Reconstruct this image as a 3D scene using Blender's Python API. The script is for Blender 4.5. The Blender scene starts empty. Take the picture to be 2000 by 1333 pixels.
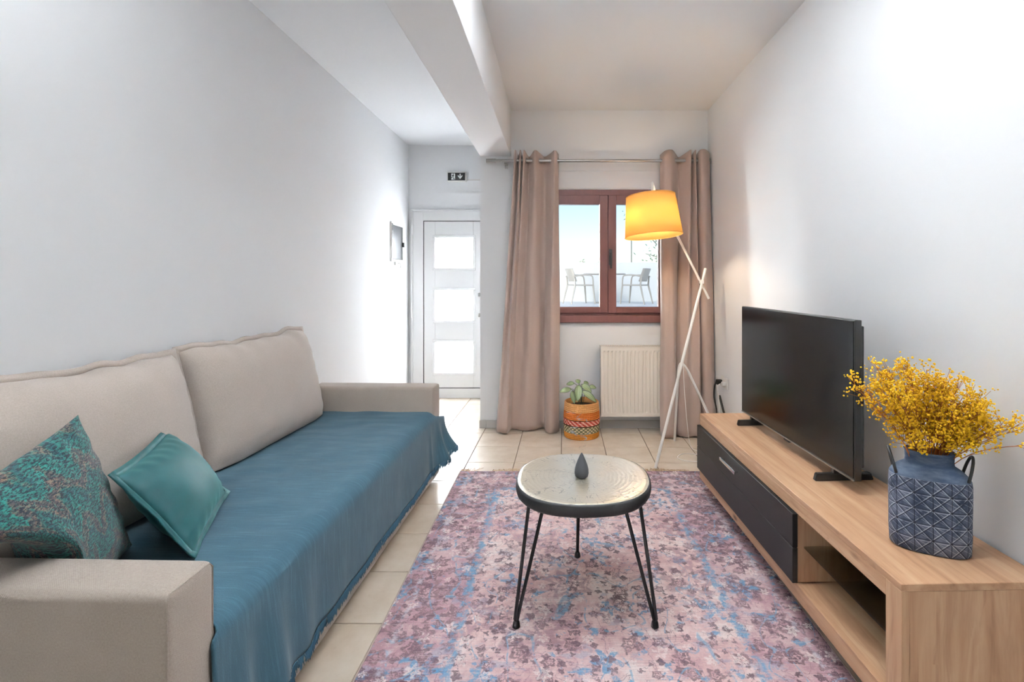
import bpy, bmesh, math, random
from mathutils import Vector, Matrix, noise as mnoise
random.seed(7)
PI = math.pi
scene = bpy.context.scene
COL = scene.collection

# ------------------------------------------------------------------ camera
cam_d = bpy.data.cameras.new('camera')
cam = bpy.data.objects.new('camera', cam_d); COL.objects.link(cam)
cam.location = (0, 0, 1.285); cam.rotation_euler = (PI/2, 0, 0)
cam_d.sensor_width = 36; cam_d.lens = 17.514
cam_d.shift_x = -0.044; cam_d.shift_y = -0.0593
cam_d.clip_start = 0.02; cam_d.clip_end = 300
scene.camera = cam

# ------------------------------------------------------------------ sky
world = bpy.data.worlds.new('sky'); scene.world = world; world.use_nodes = True
wn = world.node_tree.nodes; wl = world.node_tree.links
sky = wn.new('ShaderNodeTexSky'); sky.sky_type = 'NISHITA'; sky.sun_disc = False
sky.sun_elevation = math.radians(42); sky.sun_rotation = math.radians(-150)
sky.air_density = 1.0; sky.dust_density = 1.2; sky.ozone_density = 1.5
wn['Background'].inputs['Strength'].default_value = 0.108
wl.new(sky.outputs[0], wn['Background'].inputs['Color'])

# ------------------------------------------------------------------ lights
def area(name, loc, rot, sx, sy, power, col=(1, 1, 1), spread=PI):
    d = bpy.data.lights.new(name, 'AREA'); d.shape = 'RECTANGLE'; d.size = sx; d.size_y = sy
    d.energy = power; d.color = col; d.spread = spread
    o = bpy.data.objects.new(name, d); COL.objects.link(o); o.location = loc; o.rotation_euler = rot
    return o
# unseen fill light added at the opening in the wall behind the camera
area('rear_fill_light', (-0.1, -5.40, 1.35), (PI/2, 0, 0), 2.3, 2.1, 6, (0.95, 0.98, 1.0))
# the sun, high behind the house: it lights the terrace outside the window
sd = bpy.data.lights.new('sun', 'SUN'); sd.energy = 0.38; sd.angle = 0.01; sd.color = (1.0, 0.97, 0.92)
so_ = bpy.data.objects.new('sun', sd); COL.objects.link(so_); so_.rotation_euler = (math.radians(48), 0, math.radians(-20))
# open daylight on the porch outside the entrance door
area('porch_daylight', (-1.15, 6.55, 1.9), (-PI/2-0.25, 0, 0), 1.6, 2.2, 940, (0.97, 0.985, 1.0))

vs = scene.view_settings
scene.display_settings.display_device = 'sRGB'
vs.view_transform = 'Standard'; vs.look = 'None'; vs.gamma = 1.0; vs.use_curve_mapping = False
vs.exposure = 1.09

# ================================================================== helpers
def lin(c):
    c /= 255.0
    return c/12.92 if c <= 0.04045 else ((c+0.055)/1.055)**2.4
def S(r, g, b): return (lin(r), lin(g), lin(b), 1.0)

def mk(name, verts, faces, mat, parent=None, origin=None, smooth=False):
    if origin is not None:
        o3 = Vector(origin); verts = [Vector(v)-o3 for v in verts]
    me = bpy.data.meshes.new(name); me.from_pydata([tuple(v) for v in verts], [], faces); me.update()
    if smooth:
        for p in me.polygons: p.use_smooth = True
    if mat: me.materials.append(mat)
    o = bpy.data.objects.new(name, me); COL.objects.link(o)
    if origin is not None: o.location = origin
    if parent: o.parent = parent
    return o
def mk_bm(name, bm, mat, parent=None, origin=None, smooth=False):
    bmesh.ops.recalc_face_normals(bm, faces=bm.faces[:])
    if origin is not None: bmesh.ops.translate(bm, verts=bm.verts[:], vec=-Vector(origin))
    me = bpy.data.meshes.new(name); bm.to_mesh(me); bm.free()
    if smooth:
        for p in me.polygons: p.use_smooth = True
    if mat: me.materials.append(mat)
    o = bpy.data.objects.new(name, me); COL.objects.link(o)
    if origin is not None: o.location = origin
    if parent: o.parent = parent
    return o
def add_box(bm, x0, x1, y0, y1, z0, z1, bev=0, seg=2):
    r = bmesh.ops.create_cube(bm, size=1.0)
    vs_ = r['verts']
    bmesh.ops.scale(bm, vec=(x1-x0, y1-y0, z1-z0), verts=vs_)
    bmesh.ops.translate(bm, vec=((x0+x1)/2, (y0+y1)/2, (z0+z1)/2), verts=vs_)
    if bev > 0:
        es = list({e for v in vs_ for e in v.link_edges})
        bmesh.ops.bevel(bm, geom=es, offset=bev, segments=seg, profile=0.5, affect='EDGES', clamp_overlap=True)
def box(name, x0, x1, y0, y1, z0, z1, mat, parent=None, bev=0, seg=2, origin=None, smooth=False):
    bm = bmesh.new(); add_box(bm, x0, x1, y0, y1, z0, z1, bev, seg)
    o = mk_bm(name, bm, mat, parent, origin)
    if smooth or bev > 0.006: shade(o)
    return o
def boxes(name, lst, mat, parent=None, bev=0, origin=None):
    bm = bmesh.new()
    for b in lst: add_box(bm, *b, bev)
    return mk_bm(name, bm, mat, parent, origin)
def shade(o, ang=50):
    for p in o.data.polygons: p.use_smooth = True
    try:
        o.data.set_sharp_from_angle(angle=math.radians(ang))
    except Exception: pass
def add_tube(bm, pts, r, seg=8, cap=True, closed=False):
    pts = [Vector(p) for p in pts]; n = len(pts); rings = []
    rr = r if isinstance(r, (list, tuple)) else [r]*n
    t0 = (pts[1]-pts[0]).normalized()
    up = Vector((0, 0, 1)) if abs(t0.z) < 0.9 else Vector((1, 0, 0))
    u = t0.cross(up).normalized()
    for i, p in enumerate(pts):
        if closed: t = (pts[(i+1) % n]-pts[i-1]).normalized()
        else: t = (pts[min(i+1, n-1)]-pts[max(i-1, 0)]).normalized()
        u = (u - t*u.dot(t)); u = u.normalized() if u.length > 1e-6 else t.orthogonal().normalized()
        w = t.cross(u)
        rings.append([bm.verts.new(p+(u*math.cos(2*PI*k/seg)+w*math.sin(2*PI*k/seg))*rr[i]) for k in range(seg)])
    m = n if closed else n-1
    for i in range(m):
        a, b = rings[i], rings[(i+1) % n]
        for k in range(seg):
            bm.faces.new((a[k], a[(k+1) % seg], b[(k+1) % seg], b[k]))
    if cap and not closed:
        bm.faces.new(rings[0][::-1]); bm.faces.new(rings[-1])
def tube(name, pts, r, mat, parent=None, seg=8, origin=None, closed=False):
    bm = bmesh.new(); add_tube(bm, pts, r, seg, True, closed)
    o = mk_bm(name, bm, mat, parent, origin); shade(o); return o
def lathe(name, prof, mat, parent=None, seg=32, loc=(0, 0, 0), cap=True, origin=None, ang=50):
    bm = bmesh.new(); rings = []
    for (r, z) in prof:
        rings.append([bm.verts.new((loc[0]+r*math.cos(2*PI*k/seg), loc[1]+r*math.sin(2*PI*k/seg), loc[2]+z)) for k in range(seg)])
    for a, b in zip(rings, rings[1:]):
        for k in range(seg): bm.faces.new((a[k], a[(k+1) % seg], b[(k+1) % seg], b[k]))
    if cap:
        bm.faces.new(rings[0][::-1]); bm.faces.new(rings[-1])
    o = mk_bm(name, bm, mat, parent, origin); shade(o, ang); return o
def bez(p0, p1, p2, p3, n=12):
    out = []
    for i in range(n+1):
        t = i/n; a = (1-t)
        out.append(Vector(p0)*a**3+Vector(p1)*3*a*a*t+Vector(p2)*3*a*t*t+Vector(p3)*t**3)
    return out
def catmull(ctrl, sub=8):
    P = [Vector(c) for c in ctrl]; P = [P[0]*2-P[1]]+P+[P[-1]*2-P[-2]]; out = []
    for i in range(1, len(P)-2):
        for k in range(sub):
            t = k/sub; a, b, c, d = P[i-1], P[i], P[i+1], P[i+2]
            out.append(0.5*((2*b)+(c-a)*t+(2*a-5*b+4*c-d)*t*t+(3*b-a-3*c+d)*t**3))
    out.append(P[-2]); return out
def empty(name, loc, rz=0):
    o = bpy.data.objects.new(name, None); COL.objects.link(o); o.location = loc; o.rotation_euler = (0, 0, rz)
    o.empty_display_size = 0.1
    return o
def tag(o, label, cat, group=None, kind=None):
    o['label'] = label; o['category'] = cat
    if group: o['group'] = group
    if kind: o['kind'] = kind
    return o
def struct(o, label=None):
    o['kind'] = 'structure'
    if label: o['label'] = label
    return o
def sst(a, b, x):
    t = max(0.0, min(1.0, (x-a)/(b-a))); return t*t*(3-2*t)
def nz(x, y=0, z=0): return mnoise.noise(Vector((x, y, z)))

# ------------------------------------------------------------------ material DSL
class M:
    def __init__(s, name):
        s.mat = bpy.data.materials.new(name); s.mat.use_nodes = True
        s.t = s.mat.node_tree; s.t.nodes.clear()
        s.out = s.t.nodes.new('ShaderNodeOutputMaterial')
    def set(s, sock, v):
        if v is None: return
        if hasattr(v, 'is_output'): s.t.links.new(v, sock)
        else:
            try: sock.default_value = v
            except Exception:
                sock.default_value = (v, v, v) if not hasattr(v, '__len__') else v[:3]
    def n(s, typ): return s.t.nodes.new('ShaderNode'+typ)
    def math(s, op, a, b=None, c=None, clamp=False):
        d = s.n('Math'); d.operation = op; d.use_clamp = clamp
        s.set(d.inputs[0], a); s.set(d.inputs[1], b); s.set(d.inputs[2], c); return d.outputs[0]
    def vmath(s, op, a, b=None):
        d = s.n('VectorMath'); d.operation = op; s.set(d.inputs[0], a)
        if b is not None: s.set(d.inputs[1], b)
        return d.outputs['Value'] if op in ('LENGTH', 'DISTANCE', 'DOT_PRODUCT') else d.outputs[0]
    def coord(s, kind='Object'): return s.n('TexCoord').outputs[kind]
    def map(s, v, scale=(1, 1, 1), rot=(0, 0, 0), loc=(0, 0, 0)):
        d = s.n('Mapping'); s.set(d.inputs[0], v); d.inputs['Scale'].default_value = scale
        d.inputs['Rotation'].default_value = rot; d.inputs['Location'].default_value = loc; return d.outputs[0]
    def sep(s, v):
        d = s.n('SeparateXYZ'); s.set(d.inputs[0], v); return d.outputs
    def comb(s, x, y, z=0.0):
        d = s.n('CombineXYZ'); s.set(d.inputs[0], x); s.set(d.inputs[1], y); s.set(d.inputs[2], z); return d.outputs[0]
    def noise(s, v, scale, detail=2, rough=0.5, dist=0.0, col=False):
        d = s.n('TexNoise'); s.set(d.inputs['Vector'], v); s.set(d.inputs['Scale'], scale)
        d.inputs['Detail'].default_value = detail; d.inputs['Roughness'].default_value = rough
        d.inputs['Distortion'].default_value = dist
        return d.outputs['Color' if col else 'Fac']
    def vor(s, v, scale, rnd=1.0, feature='F1', dim='3D'):
        d = s.n('TexVoronoi'); d.feature = feature; d.voronoi_dimensions = dim
        s.set(d.inputs['Vector'], v); d.inputs['Scale'].default_value = scale
        d.inputs['Randomness'].default_value = rnd; return d.outputs
    def step(s, v, a, b):      # smooth 0..1 between a and b (a may be > b)
        d = s.n('MapRange'); d.interpolation_type = 'SMOOTHSTEP'
        inv = a > b; lo, hi = (b, a) if inv else (a, b)
        s.set(d.inputs[0], v); d.inputs[1].default_value = lo; d.inputs[2].default_value = hi
        d.inputs[3].default_value = 1.0 if inv else 0.0; d.inputs[4].default_value = 0.0 if inv else 1.0
        return d.outputs[0]
    def mix(s, f, a, b, blend='MIX'):
        d = s.n('Mix'); d.data_type = 'RGBA'; d.blend_type = blend
        s.set(d.inputs[0], f); s.set(d.inputs[6], a); s.set(d.inputs[7], b); return d.outputs[2]
    def ramp(s, f, stops, interp='LINEAR'):
        d = s.n('ValToRGB'); d.color_ramp.interpolation = interp; s.set(d.inputs[0], f)
        e = d.color_ramp.elements
        while len(e) > 1: e.remove(e[-1])
        e[0].position = stops[0][0]; e[0].color = stops[0][1]
        for p, c in stops[1:]:
            q = e.new(p); q.color = c
        return d.outputs[0]
    def bump(s, h, strength=0.3, dist=0.01, normal=None):
        d = s.n('Bump'); d.inputs['Strength'].default_value = strength; d.inputs['Distance'].default_value = dist
        s.set(d.inputs['Height'], h)
        if normal is not None: s.set(d.inputs['Normal'], normal)
        return d.outputs[0]
    def pbr(s, color, rough=0.5, metal=0.0, normal=None, spec=0.5, sheen=0.0, coat=0.0, ior=1.5, sheen_tint=None):
        d = s.n('BsdfPrincipled'); s.set(d.inputs['Base Color'], color); s.set(d.inputs['Roughness'], rough)
        s.set(d.inputs['Metallic'], metal); d.inputs['Specular IOR Level'].default_value = spec
        d.inputs['IOR'].default_value = ior
        d.inputs['Sheen Weight'].default_value = sheen; d.inputs['Coat Weight'].default_value = coat
        if sheen_tint: d.inputs['Sheen Tint'].default_value = sheen_tint
        if normal is not None: s.set(d.inputs['Normal'], normal)
        return d.outputs[0]
    def done(s, shader):
        s.t.links.new(shader, s.out.inputs['Surface']); return s.mat

def plain(name, col, rough=0.5, metal=0.0, spec=0.5, bump=None, coat=0.0, sheen=0.0, var=0.0):
    m = M(name); c = col; nrm = None
    if var > 0:
        f = m.noise(m.coord(), 6, 4)
        c = m.mix(f, tuple(x*(1-var) for x in col[:3])+(1,), tuple(min(1, x*(1+var)) for x in col[:3])+(1,))
    if bump: nrm = m.bump(m.noise(m.coord(), bump[0], 3), bump[1], bump[2])
    return m.done(m.pbr(c, rough, metal, nrm, spec, sheen, coat))

MAT = {}
MAT['wall'] = plain('wall_paint', (0.862, 0.874, 0.886, 1), 0.85, spec=0.2, bump=(45, 0.06, 0.004))
MAT['ceiling'] = plain('ceiling_paint', (0.865, 0.885, 0.905, 1), 0.9, spec=0.1, bump=(60, 0.05, 0.004))
MAT['white_metal'] = plain('white_lacquer', S(238, 232, 226), 0.35, bump=(90, 0.02, 0.001))
MAT['black_metal'] = plain('black_metal', S(20, 20, 21), 0.45, bump=(80, 0.05, 0.001))
MAT['black_plastic'] = plain('black_plastic', S(17, 17, 18), 0.4, bump=(200, 0.03, 0.001))
MAT['steel'] = plain('brushed_steel', S(165, 163, 160), 0.3, metal=1.0, bump=(150, 0.05, 0.001))
MAT['chrome'] = plain('chrome', S(215, 215, 218), 0.12, metal=1.0, bump=(50, 0.02, 0.001))
MAT['radiator'] = plain('radiator_enamel', S(240, 232, 220), 0.35, bump=(60, 0.02, 0.001))
MAT['door'] = plain('door_aluminium', S(222, 222, 222), 0.45, bump=(80, 0.03, 0.001))
MAT['door_gap'] = plain('door_gasket', S(40, 40, 42), 0.7, bump=(80, 0.03, 0.001))
MAT['base_tile'] = plain('baseboard_tile', S(190, 186, 182), 0.4, bump=(30, 0.05, 0.002), var=0.05)
MAT['grout'] = plain('floor_grout', S(112, 97, 80), 0.9, bump=(120, 0.2, 0.002))
MAT['concrete'] = plain('white_render', S(236, 236, 232), 0.9, bump=(40, 0.1, 0.004))
MAT['chair_plastic'] = plain('outdoor_plastic', S(188, 180, 168), 0.5, bump=(40, 0.03, 0.002))
MAT['plastic_white'] = plain('white_plastic', S(236, 234, 230), 0.4, bump=(80, 0.02, 0.001))
MAT['socket_hole'] = plain('socket_shadow', S(60, 56, 52), 0.7, bump=(80, 0.02, 0.001))
MAT['soil'] = plain('potting_soil', S(58, 40, 28), 0.95, bump=(60, 0.8, 0.01), var=0.3)
MAT['cone'] = plain('black_cone_clay', S(50, 51, 54), 0.75, bump=(120, 0.3, 0.002), var=0.2)
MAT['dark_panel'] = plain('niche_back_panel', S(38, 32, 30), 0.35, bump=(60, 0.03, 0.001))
MAT['trunk'] = plain('tree_bark', S(150, 140, 125), 0.9, bump=(40, 0.5, 0.01))
MAT['tree_leaf'] = plain('tree_leaf', S(140, 165, 140), 0.6, bump=(40, 0.1, 0.002), var=0.2)
MAT['stem'] = plain('flower_stem', S(165, 95, 30), 0.7, bump=(120, 0.1, 0.001))
MAT['blossom'] = plain('yellow_blossom', S(255, 192, 14), 0.7, bump=(300, 0.2, 0.001), var=0.25)
MAT['lamp_white'] = plain('lamp_white_rod', S(240, 236, 230), 0.35, bump=(90, 0.02, 0.001))
MAT['sign_white'] = plain('sign_print_white', S(235, 240, 238), 0.5, bump=(80, 0.02, 0.001))
MAT['sign_black'] = plain('sign_print_black', S(34, 36, 36), 0.4, bump=(80, 0.02, 0.001))

def m_floor():
    m = M('cream_floor_tile'); co = m.coord()
    info = m.n('ObjectInfo').outputs['Random']
    off = m.vmath('ADD', co, m.comb(m.math('MULTIPLY', info, 37.0), m.math('MULTIPLY', info, 11.0), 0.0))
    f = m.noise(off, 5, 5, 0.6)
    c = m.ramp(f, [(0.3, S(212, 195, 174)), (0.55, S(225, 211, 193)), (0.75, S(233, 221, 205))])
    sp = m.step(m.noise(off, 60, 2), 0.62, 0.75)
    c = m.mix(m.math('MULTIPLY', sp, 0.15), c, S(180, 155, 125))
    c = m.mix(m.math('MULTIPLY', info, 0.10), c, S(206, 188, 166))
    return m.done(m.pbr(c, 0.26, 0, m.bump(f, 0.05, 0.003), 0.5))
MAT['tile'] = m_floor()

def m_fabric(name, c1, c2, scale=260, bumpst=0.35, sheen=0.25, rough=0.95, tiltrow=False):
    m = M(name); co = m.coord()
    f = m.noise(co, scale, 2, 0.6); g = m.noise(co, 7, 3)
    x, y, z = m.sep(co)
    w = m.math('MULTIPLY', m.math('SINE', m.math('MULTIPLY', m.math('ADD', x, y), 1500)), m.math('SINE', m.math('MULTIPLY', z, 1500)))
    h = m.math('ADD', f, m.math('MULTIPLY', w, 0.15))
    c = m.mix(f, c1, c2)
    c = m.mix(m.math('MULTIPLY', m.step(g, 0.3, 0.8), 0.25), c, c2)
    return m.done(m.pbr(c, rough, 0, m.bump(h, bumpst, 0.003), 0.2, sheen))
MAT['sofa'] = m_fabric('taupe_sofa_weave', S(138, 126, 116), S(176, 164, 153))
MAT['cushion'] = m_fabric('taupe_cushion_weave', S(162, 151, 141), S(194, 182, 171), bumpst=0.2)
MAT['curtain'] = m_fabric('mauve_beige_curtain', S(168, 147, 136), S(184, 163, 151), scale=180, bumpst=0.08, sheen=0.3, rough=0.7)

def m_blanket():
    m = M('teal_blue_throw'); co = m.coord()
    x, y, z = m.sep(co)
    st = m.noise(m.map(co, (9, 130, 9)), 1.0, 3, 0.6)
    g = m.noise(co, 3.2, 4, 0.6); fz = m.noise(co, 330, 2)
    c = m.mix(g, S(36, 63, 77), S(52, 83, 95))
    c = m.mix(m.math('MULTIPLY', m.step(st, 0.45, 0.75), 0.18), c, S(88, 126, 142))
    c = m.mix(m.math('MULTIPLY', m.step(fz, 0.5, 0.8), 0.35), c, S(52, 92, 112))
    h = m.math('ADD', fz, m.math('MULTIPLY', st, 0.12))
    return m.done(m.pbr(c, 0.9, 0, m.bump(h, 0.3, 0.003), 0.2, 0.12))
MAT['blanket'] = m_blanket()
MAT['fringe'] = plain('throw_fringe_yarn', S(36, 72, 90), 0.9, bump=(300, 0.3, 0.001), var=0.35)
MAT['rug_fringe'] = plain('rug_fringe_yarn', S(196, 170, 140), 0.9, bump=(300, 0.3, 0.001), var=0.2)
MAT['rug_edge'] = plain('rug_binding', S(178, 160, 148), 0.9, bump=(400, 0.6, 0.001), var=0.2)

def m_velvet():
    m = M('teal_velvet'); co = m.coord()
    lw = m.n('LayerWeight'); lw.inputs[0].default_value = 0.35
    f = m.noise(co, 14, 3)
    c = m.mix(f, S(8, 50, 54), S(18, 70, 72))
    return m.done(m.pbr(c, 0.55, 0, m.bump(m.noise(co, 240, 2), 0.08, 0.002), 0.3, 0.3, sheen_tint=S(140, 215, 210)))
MAT['velvet'] = m_velvet()

def m_chevron():
    m = M('teal_chevron_knit'); x, y, z = m.sep(m.coord('UV'))
    co = m.coord('UV')
    u = m.math('MULTIPLY', x, 4.5)
    tri = m.math('ABSOLUTE', m.math('SUBTRACT', m.math('FRACT', u), 0.5))
    wob = m.math('MULTIPLY', m.noise(co, 7, 4, 0.7), 1.5)
    band = m.math('FRACT', m.math('ADD', m.math('ADD', m.math('MULTIPLY', y, 3.4), m.math('MULTIPLY', tri, 1.3)), wob))
    streak = m.noise(m.map(co, (30, 95, 1), rot=(0, 0, 0.9)), 1.0, 2, 0.7)
    streak2 = m.noise(m.map(co, (36, 110, 1), rot=(0, 0, -0.7)), 1.0, 2, 0.7)
    sel = m.math('GREATER_THAN', m.math('FRACT', u), 0.5)
    sm = m.n('Mix'); sm.data_type = 'FLOAT'; m.set(sm.inputs[0], sel); m.set(sm.inputs[2], streak); m.set(sm.inputs[3], streak2)
    s_ = sm.outputs[0]
    base = m.ramp(band, [(0.0, S(26, 84, 80)), (0.26, S(42, 110, 101)), (0.36, S(30, 70, 78)), (0.5, S(34, 96, 89)),
                         (0.62, S(122, 100, 84)), (0.72, S(66, 54, 62)), (0.84, S(98, 92, 80)), (0.92, S(38, 120, 110))])
    c = m.mix(m.step(s_, 0.47, 0.54), base, S(24, 32, 42))
    c = m.mix(m.math('MULTIPLY', m.step(m.noise(co, 60, 3), 0.56, 0.66), 0.5), c, S(56, 116, 107))
    yarn = m.noise(co, 220, 2)
    return m.done(m.pbr(c, 0.95, 0, m.bump(m.math('ADD', s_, m.math('MULTIPLY', yarn, 0.4)), 0.7, 0.006), 0.15, 0.2))
MAT['chevron'] = m_chevron()

def m_oak(name, axis):
    m = M(name); co = m.coord()
    if axis == 'y': mp = m.map(co, (16, 1.1, 16)); mk_ = m.map(co, (9, 3.6, 9)); fine = m.map(co, (190, 5, 190))
    else: mp = m.map(co, (16, 16, 1.6)); mk_ = m.map(co, (9, 9, 4.2)); fine = m.map(co, (190, 190, 5))
    v = m.vor(mk_, 1.0, 1.0)
    kn = m.step(v['Distance'], 0.15, 0.03)
    on = m.math('GREATER_THAN', m.sep(v['Color'])[0], 0.62)
    kn = m.math('MULTIPLY', kn, on)
    warp = m.math('MULTIPLY', m.step(v['Distance'], 0.5, 0.05), m.math('MULTIPLY', on, 0.5))
    g = m.noise(mp, 1.0, 5, 0.6, 0.6)
    g2 = m.noise(m.vmath('ADD', mp, m.comb(warp, warp, warp)), 2.2, 4, 0.6, 0.9)
    fg = m.noise(fine, 1.0, 2, 0.6)
    c = m.ramp(g, [(0.25, S(150, 112, 82)), (0.45, S(182, 143, 110)), (0.62, S(196, 160, 127)), (0.8, S(172, 131, 98))])
    c = m.mix(m.math('MULTIPLY', m.step(g2, 0.52, 0.74), 0.4), c, S(138, 97, 68))
    c = m.mix(m.math('MULTIPLY', m.step(fg, 0.55, 0.8), 0.28), c, S(146, 104, 72))
    c = m.mix(m.math('MULTIPLY', kn, 0.85), c, S(84, 54, 36))
    return m.done(m.pbr(c, 0.5, 0, m.bump(m.math('ADD', fg, m.math('MULTIPLY', g2, 0.5)), 0.1, 0.002), 0.35))
MAT['oak_y'] = m_oak('oak_grain_lengthwise', 'y'); MAT['oak_z'] = m_oak('oak_grain_upright', 'z')

def m_brownwood():
    m = M('chestnut_window_wood'); co = m.coord()
    g = m.noise(m.map(co, (30, 30, 4)), 1.0, 4, 0.6)
    c = m.mix(g, S(86, 50, 45), S(112, 66, 58))
    return m.done(m.pbr(c, 0.48, 0, m.bump(g, 0.08, 0.002), 0.4))
MAT['brown'] = m_brownwood()
MAT['drawer'] = plain('matt_black_lacquer', S(24, 22, 22), 0.45, spec=0.25, bump=(120, 0.03, 0.001))
MAT['screen'] = plain('tv_glass', S(9, 9, 10), 0.16, spec=0.22, bump=(3, 0.002, 0.001))

def m_rug():
    m = M('vintage_floral_rug'); co0 = m.coord()
    wn1 = m.noise(co0, 38, 3, 0.7, col=True); wn2 = m.noise(co0, 9, 2, 0.5, col=True)
    w1 = m.n('VectorMath'); w1.operation = 'MULTIPLY_ADD'; m.set(w1.inputs[0], wn1); w1.inputs[1].default_value = (0.026, 0.026, 0); w1.inputs[2].default_value = (-0.013, -0.013, 0)
    w2 = m.n('VectorMath'); w2.operation = 'MULTIPLY_ADD'; m.set(w2.inputs[0], wn2); w2.inputs[1].default_value = (0.05, 0.05, 0); w2.inputs[2].default_value = (-0.025, -0.025, 0)
    co = m.vmath('ADD', co0, w1.outputs[0])                 # frayed outlines
    cw = m.vmath('ADD', co, w2.outputs[0])
    x, y, z = m.sep(co)
    streak = m.noise(m.map(co0, (9, 150, 1)), 1.0, 3, 0.7)
    weft = m.noise(m.map(co0, (3.0, 300, 1)), 1.0, 1, 0.5)
    fine = m.noise(co0, 130, 2, 0.7); mid = m.noise(co0, 34, 4, 0.75); big = m.noise(m.map(co0, (2.4, 3.4, 1)), 1.0, 3, 0.6)
    ax = m.math('ABSOLUTE', x); ay = m.math('ABSOLUTE', y)
    e = m.math('MAXIMUM', m.math('SUBTRACT', ax, 0.80), m.math('SUBTRACT', ay, 1.15))     # 0 at the edge, negative inside
    border = m.step(e, -0.300, -0.275); outer = m.step(e, -0.055, -0.040)
    bm_ = m.math('ADD', m.math('MULTIPLY', big, 0.6), m.math('MULTIPLY', mid, 0.4))
    field = m.ramp(bm_, [(0.34, S(176, 140, 144)), (0.44, S(206, 170, 170)), (0.53, S(226, 200, 197)), (0.64, S(240, 230, 226))])
    bcol = m.ramp(bm_, [(0.34, S(146, 112, 122)), (0.46, S(180, 144, 149)), (0.55, S(202, 172, 174)), (0.68, S(218, 202, 204))])
    c = m.mix(border, field, bcol)
    c = m.mix(outer, c, m.mix(mid, S(146, 110, 118), S(188, 152, 156)))
    # worn blue-grey areas
    bl = m.step(m.noise(m.map(co0, (6, 12, 1)), 1.0, 4, 0.7), 0.55, 0.63)
    c = m.mix(m.math('MULTIPLY', bl, 0.45), c, S(136, 152, 178))
    b2 = m.step(m.noise(m.map(co0, (11, 15, 1), loc=(4, 2, 0)), 1.0, 4, 0.7), 0.595, 0.64)
    c = m.mix(m.math('MULTIPLY', b2, 0.85), c, S(72, 138, 176))
    def flowers(c, src, scale, R, petals, depth, col, thr, seedoff, amt=0.85, hollow=0.0, mask=None):
        sc = m.vmath('ADD', m.map(src, (1, 1, 0)), (seedoff, seedoff*0.7, 0))
        v = m.vor(sc, scale, 0.85, 'F1', '2D'); p = m.vmath('SUBTRACT', sc, v['Position'])
        px, py, pz = m.sep(p)
        r = m.math('SQRT', m.math('ADD', m.math('MULTIPLY', px, px), m.math('MULTIPLY', py, py)))
        rc = m.sep(v['Color'])
        th = m.math('ADD', m.math('ARCTAN2', py, px), m.math('MULTIPLY', rc[1], 6.28))
        pet = m.math('MULTIPLY_ADD', m.math('COSINE', m.math('MULTIPLY', th, petals)), depth, 1.0-depth)
        q = m.math('DIVIDE', r, m.math('MULTIPLY', pet, m.math('MULTIPLY_ADD', rc[2], R*0.7, R*0.55)))
        a = m.step(q, 1.12, 0.90)
        if hollow > 0:
            ring2 = m.math('MULTIPLY', m.step(q, 0.20, 0.28), m.step(q, 0.46, 0.38))
            a = m.math('MULTIPLY', a, m.math('MAXIMUM', m.step(q, hollow-0.12, hollow+0.05), ring2))
        a = m.math('MULTIPLY', a, m.math('GREATER_THAN', rc[0], thr))
        a = m.math('MULTIPLY', a, m.step(m.math('ADD', m.math('MULTIPLY', fine, 0.4), m.math('MULTIPLY', mid, 0.6)), 0.38, 0.50))
        if mask is not None: a = m.math('MULTIPLY', a, mask)
        return m.mix(m.math('MULTIPLY', a, amt), c, col)
    inv = m.math('SUBTRACT', 1.0, border)
    c = flowers(c, cw, 3.6, 0.125, 7.0, 0.22, S(82, 56, 68), 0.10, 3.1, 0.75, 0.62, border)
    c = flowers(c, cw, 9.0, 0.050, 6.0, 0.25, S(78, 54, 66), 0.25, 7.9, 0.8, 0.55, border)
    c = flowers(c, cw, 2.9, 0.130, 8.0, 0.20, S(132, 98, 106), 0.25, 8.3, 0.65, 0.66, inv)
    c = flowers(c, cw, 5.0, 0.060, 5.0, 0.35, S(66, 136, 176), 0.60, 5.7, 0.85, 0.5)
    c = flowers(c, co, 10.5, 0.034, 5.0, 0.17, S(84, 56, 66), 0.45, 1.3, 0.85, 0.60)
    c = flowers(c, co, 18.0, 0.018, 4.0, 0.18, S(74, 49, 60), 0.52, 2.9, 0.9, 0.0)
    c = flowers(c, co, 26.0, 0.012, 3.0, 0.30, S(70, 46, 58), 0.55, 4.4, 0.85, 0.0)
    c = flowers(c, co, 12.0, 0.026, 6.0, 0.25, S(238, 226, 222), 0.50, 6.6, 0.7, 0.55)
    n1 = m.math('ABSOLUTE', m.math('SUBTRACT', m.noise(m.map(co0, (5, 3.4, 1)), 1.0, 1, 0.4, 0.5), 0.5))
    c = m.mix(m.math('MULTIPLY', m.math('MULTIPLY', m.step(n1, 0.011, 0.005), m.step(mid, 0.42, 0.54)), 0.75), c, S(104, 152, 182))
    n2 = m.math('ABSOLUTE', m.math('SUBTRACT', m.noise(m.map(co0, (12, 10, 1), loc=(3, 1, 0)), 1.0, 2, 0.5, 0.8), 0.5))
    c = m.mix(m.math('MULTIPLY', m.math('MULTIPLY', m.step(n2, 0.016, 0.006), m.step(fine, 0.40, 0.55)), 0.7), c, S(104, 76, 88))
    gs = m.math('MULTIPLY', m.step(e, -0.310, -0.298), m.step(e, -0.258, -0.270))
    c = m.mix(m.math('MULTIPLY', m.math('MULTIPLY', gs, m.step(mid, 0.44, 0.58)), 0.85), c, S(86, 142, 178))
    g2 = m.math('MULTIPLY', m.step(e, -0.085, -0.075), m.step(e, -0.055, -0.065))
    c = m.mix(m.math('MULTIPLY', m.math('MULTIPLY', g2, m.step(mid, 0.45, 0.58)), 0.6), c, S(200, 196, 208))
    c = m.mix(m.math('MULTIPLY', m.step(streak, 0.54, 0.70), 0.45), c, S(226, 208, 205))
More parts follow.
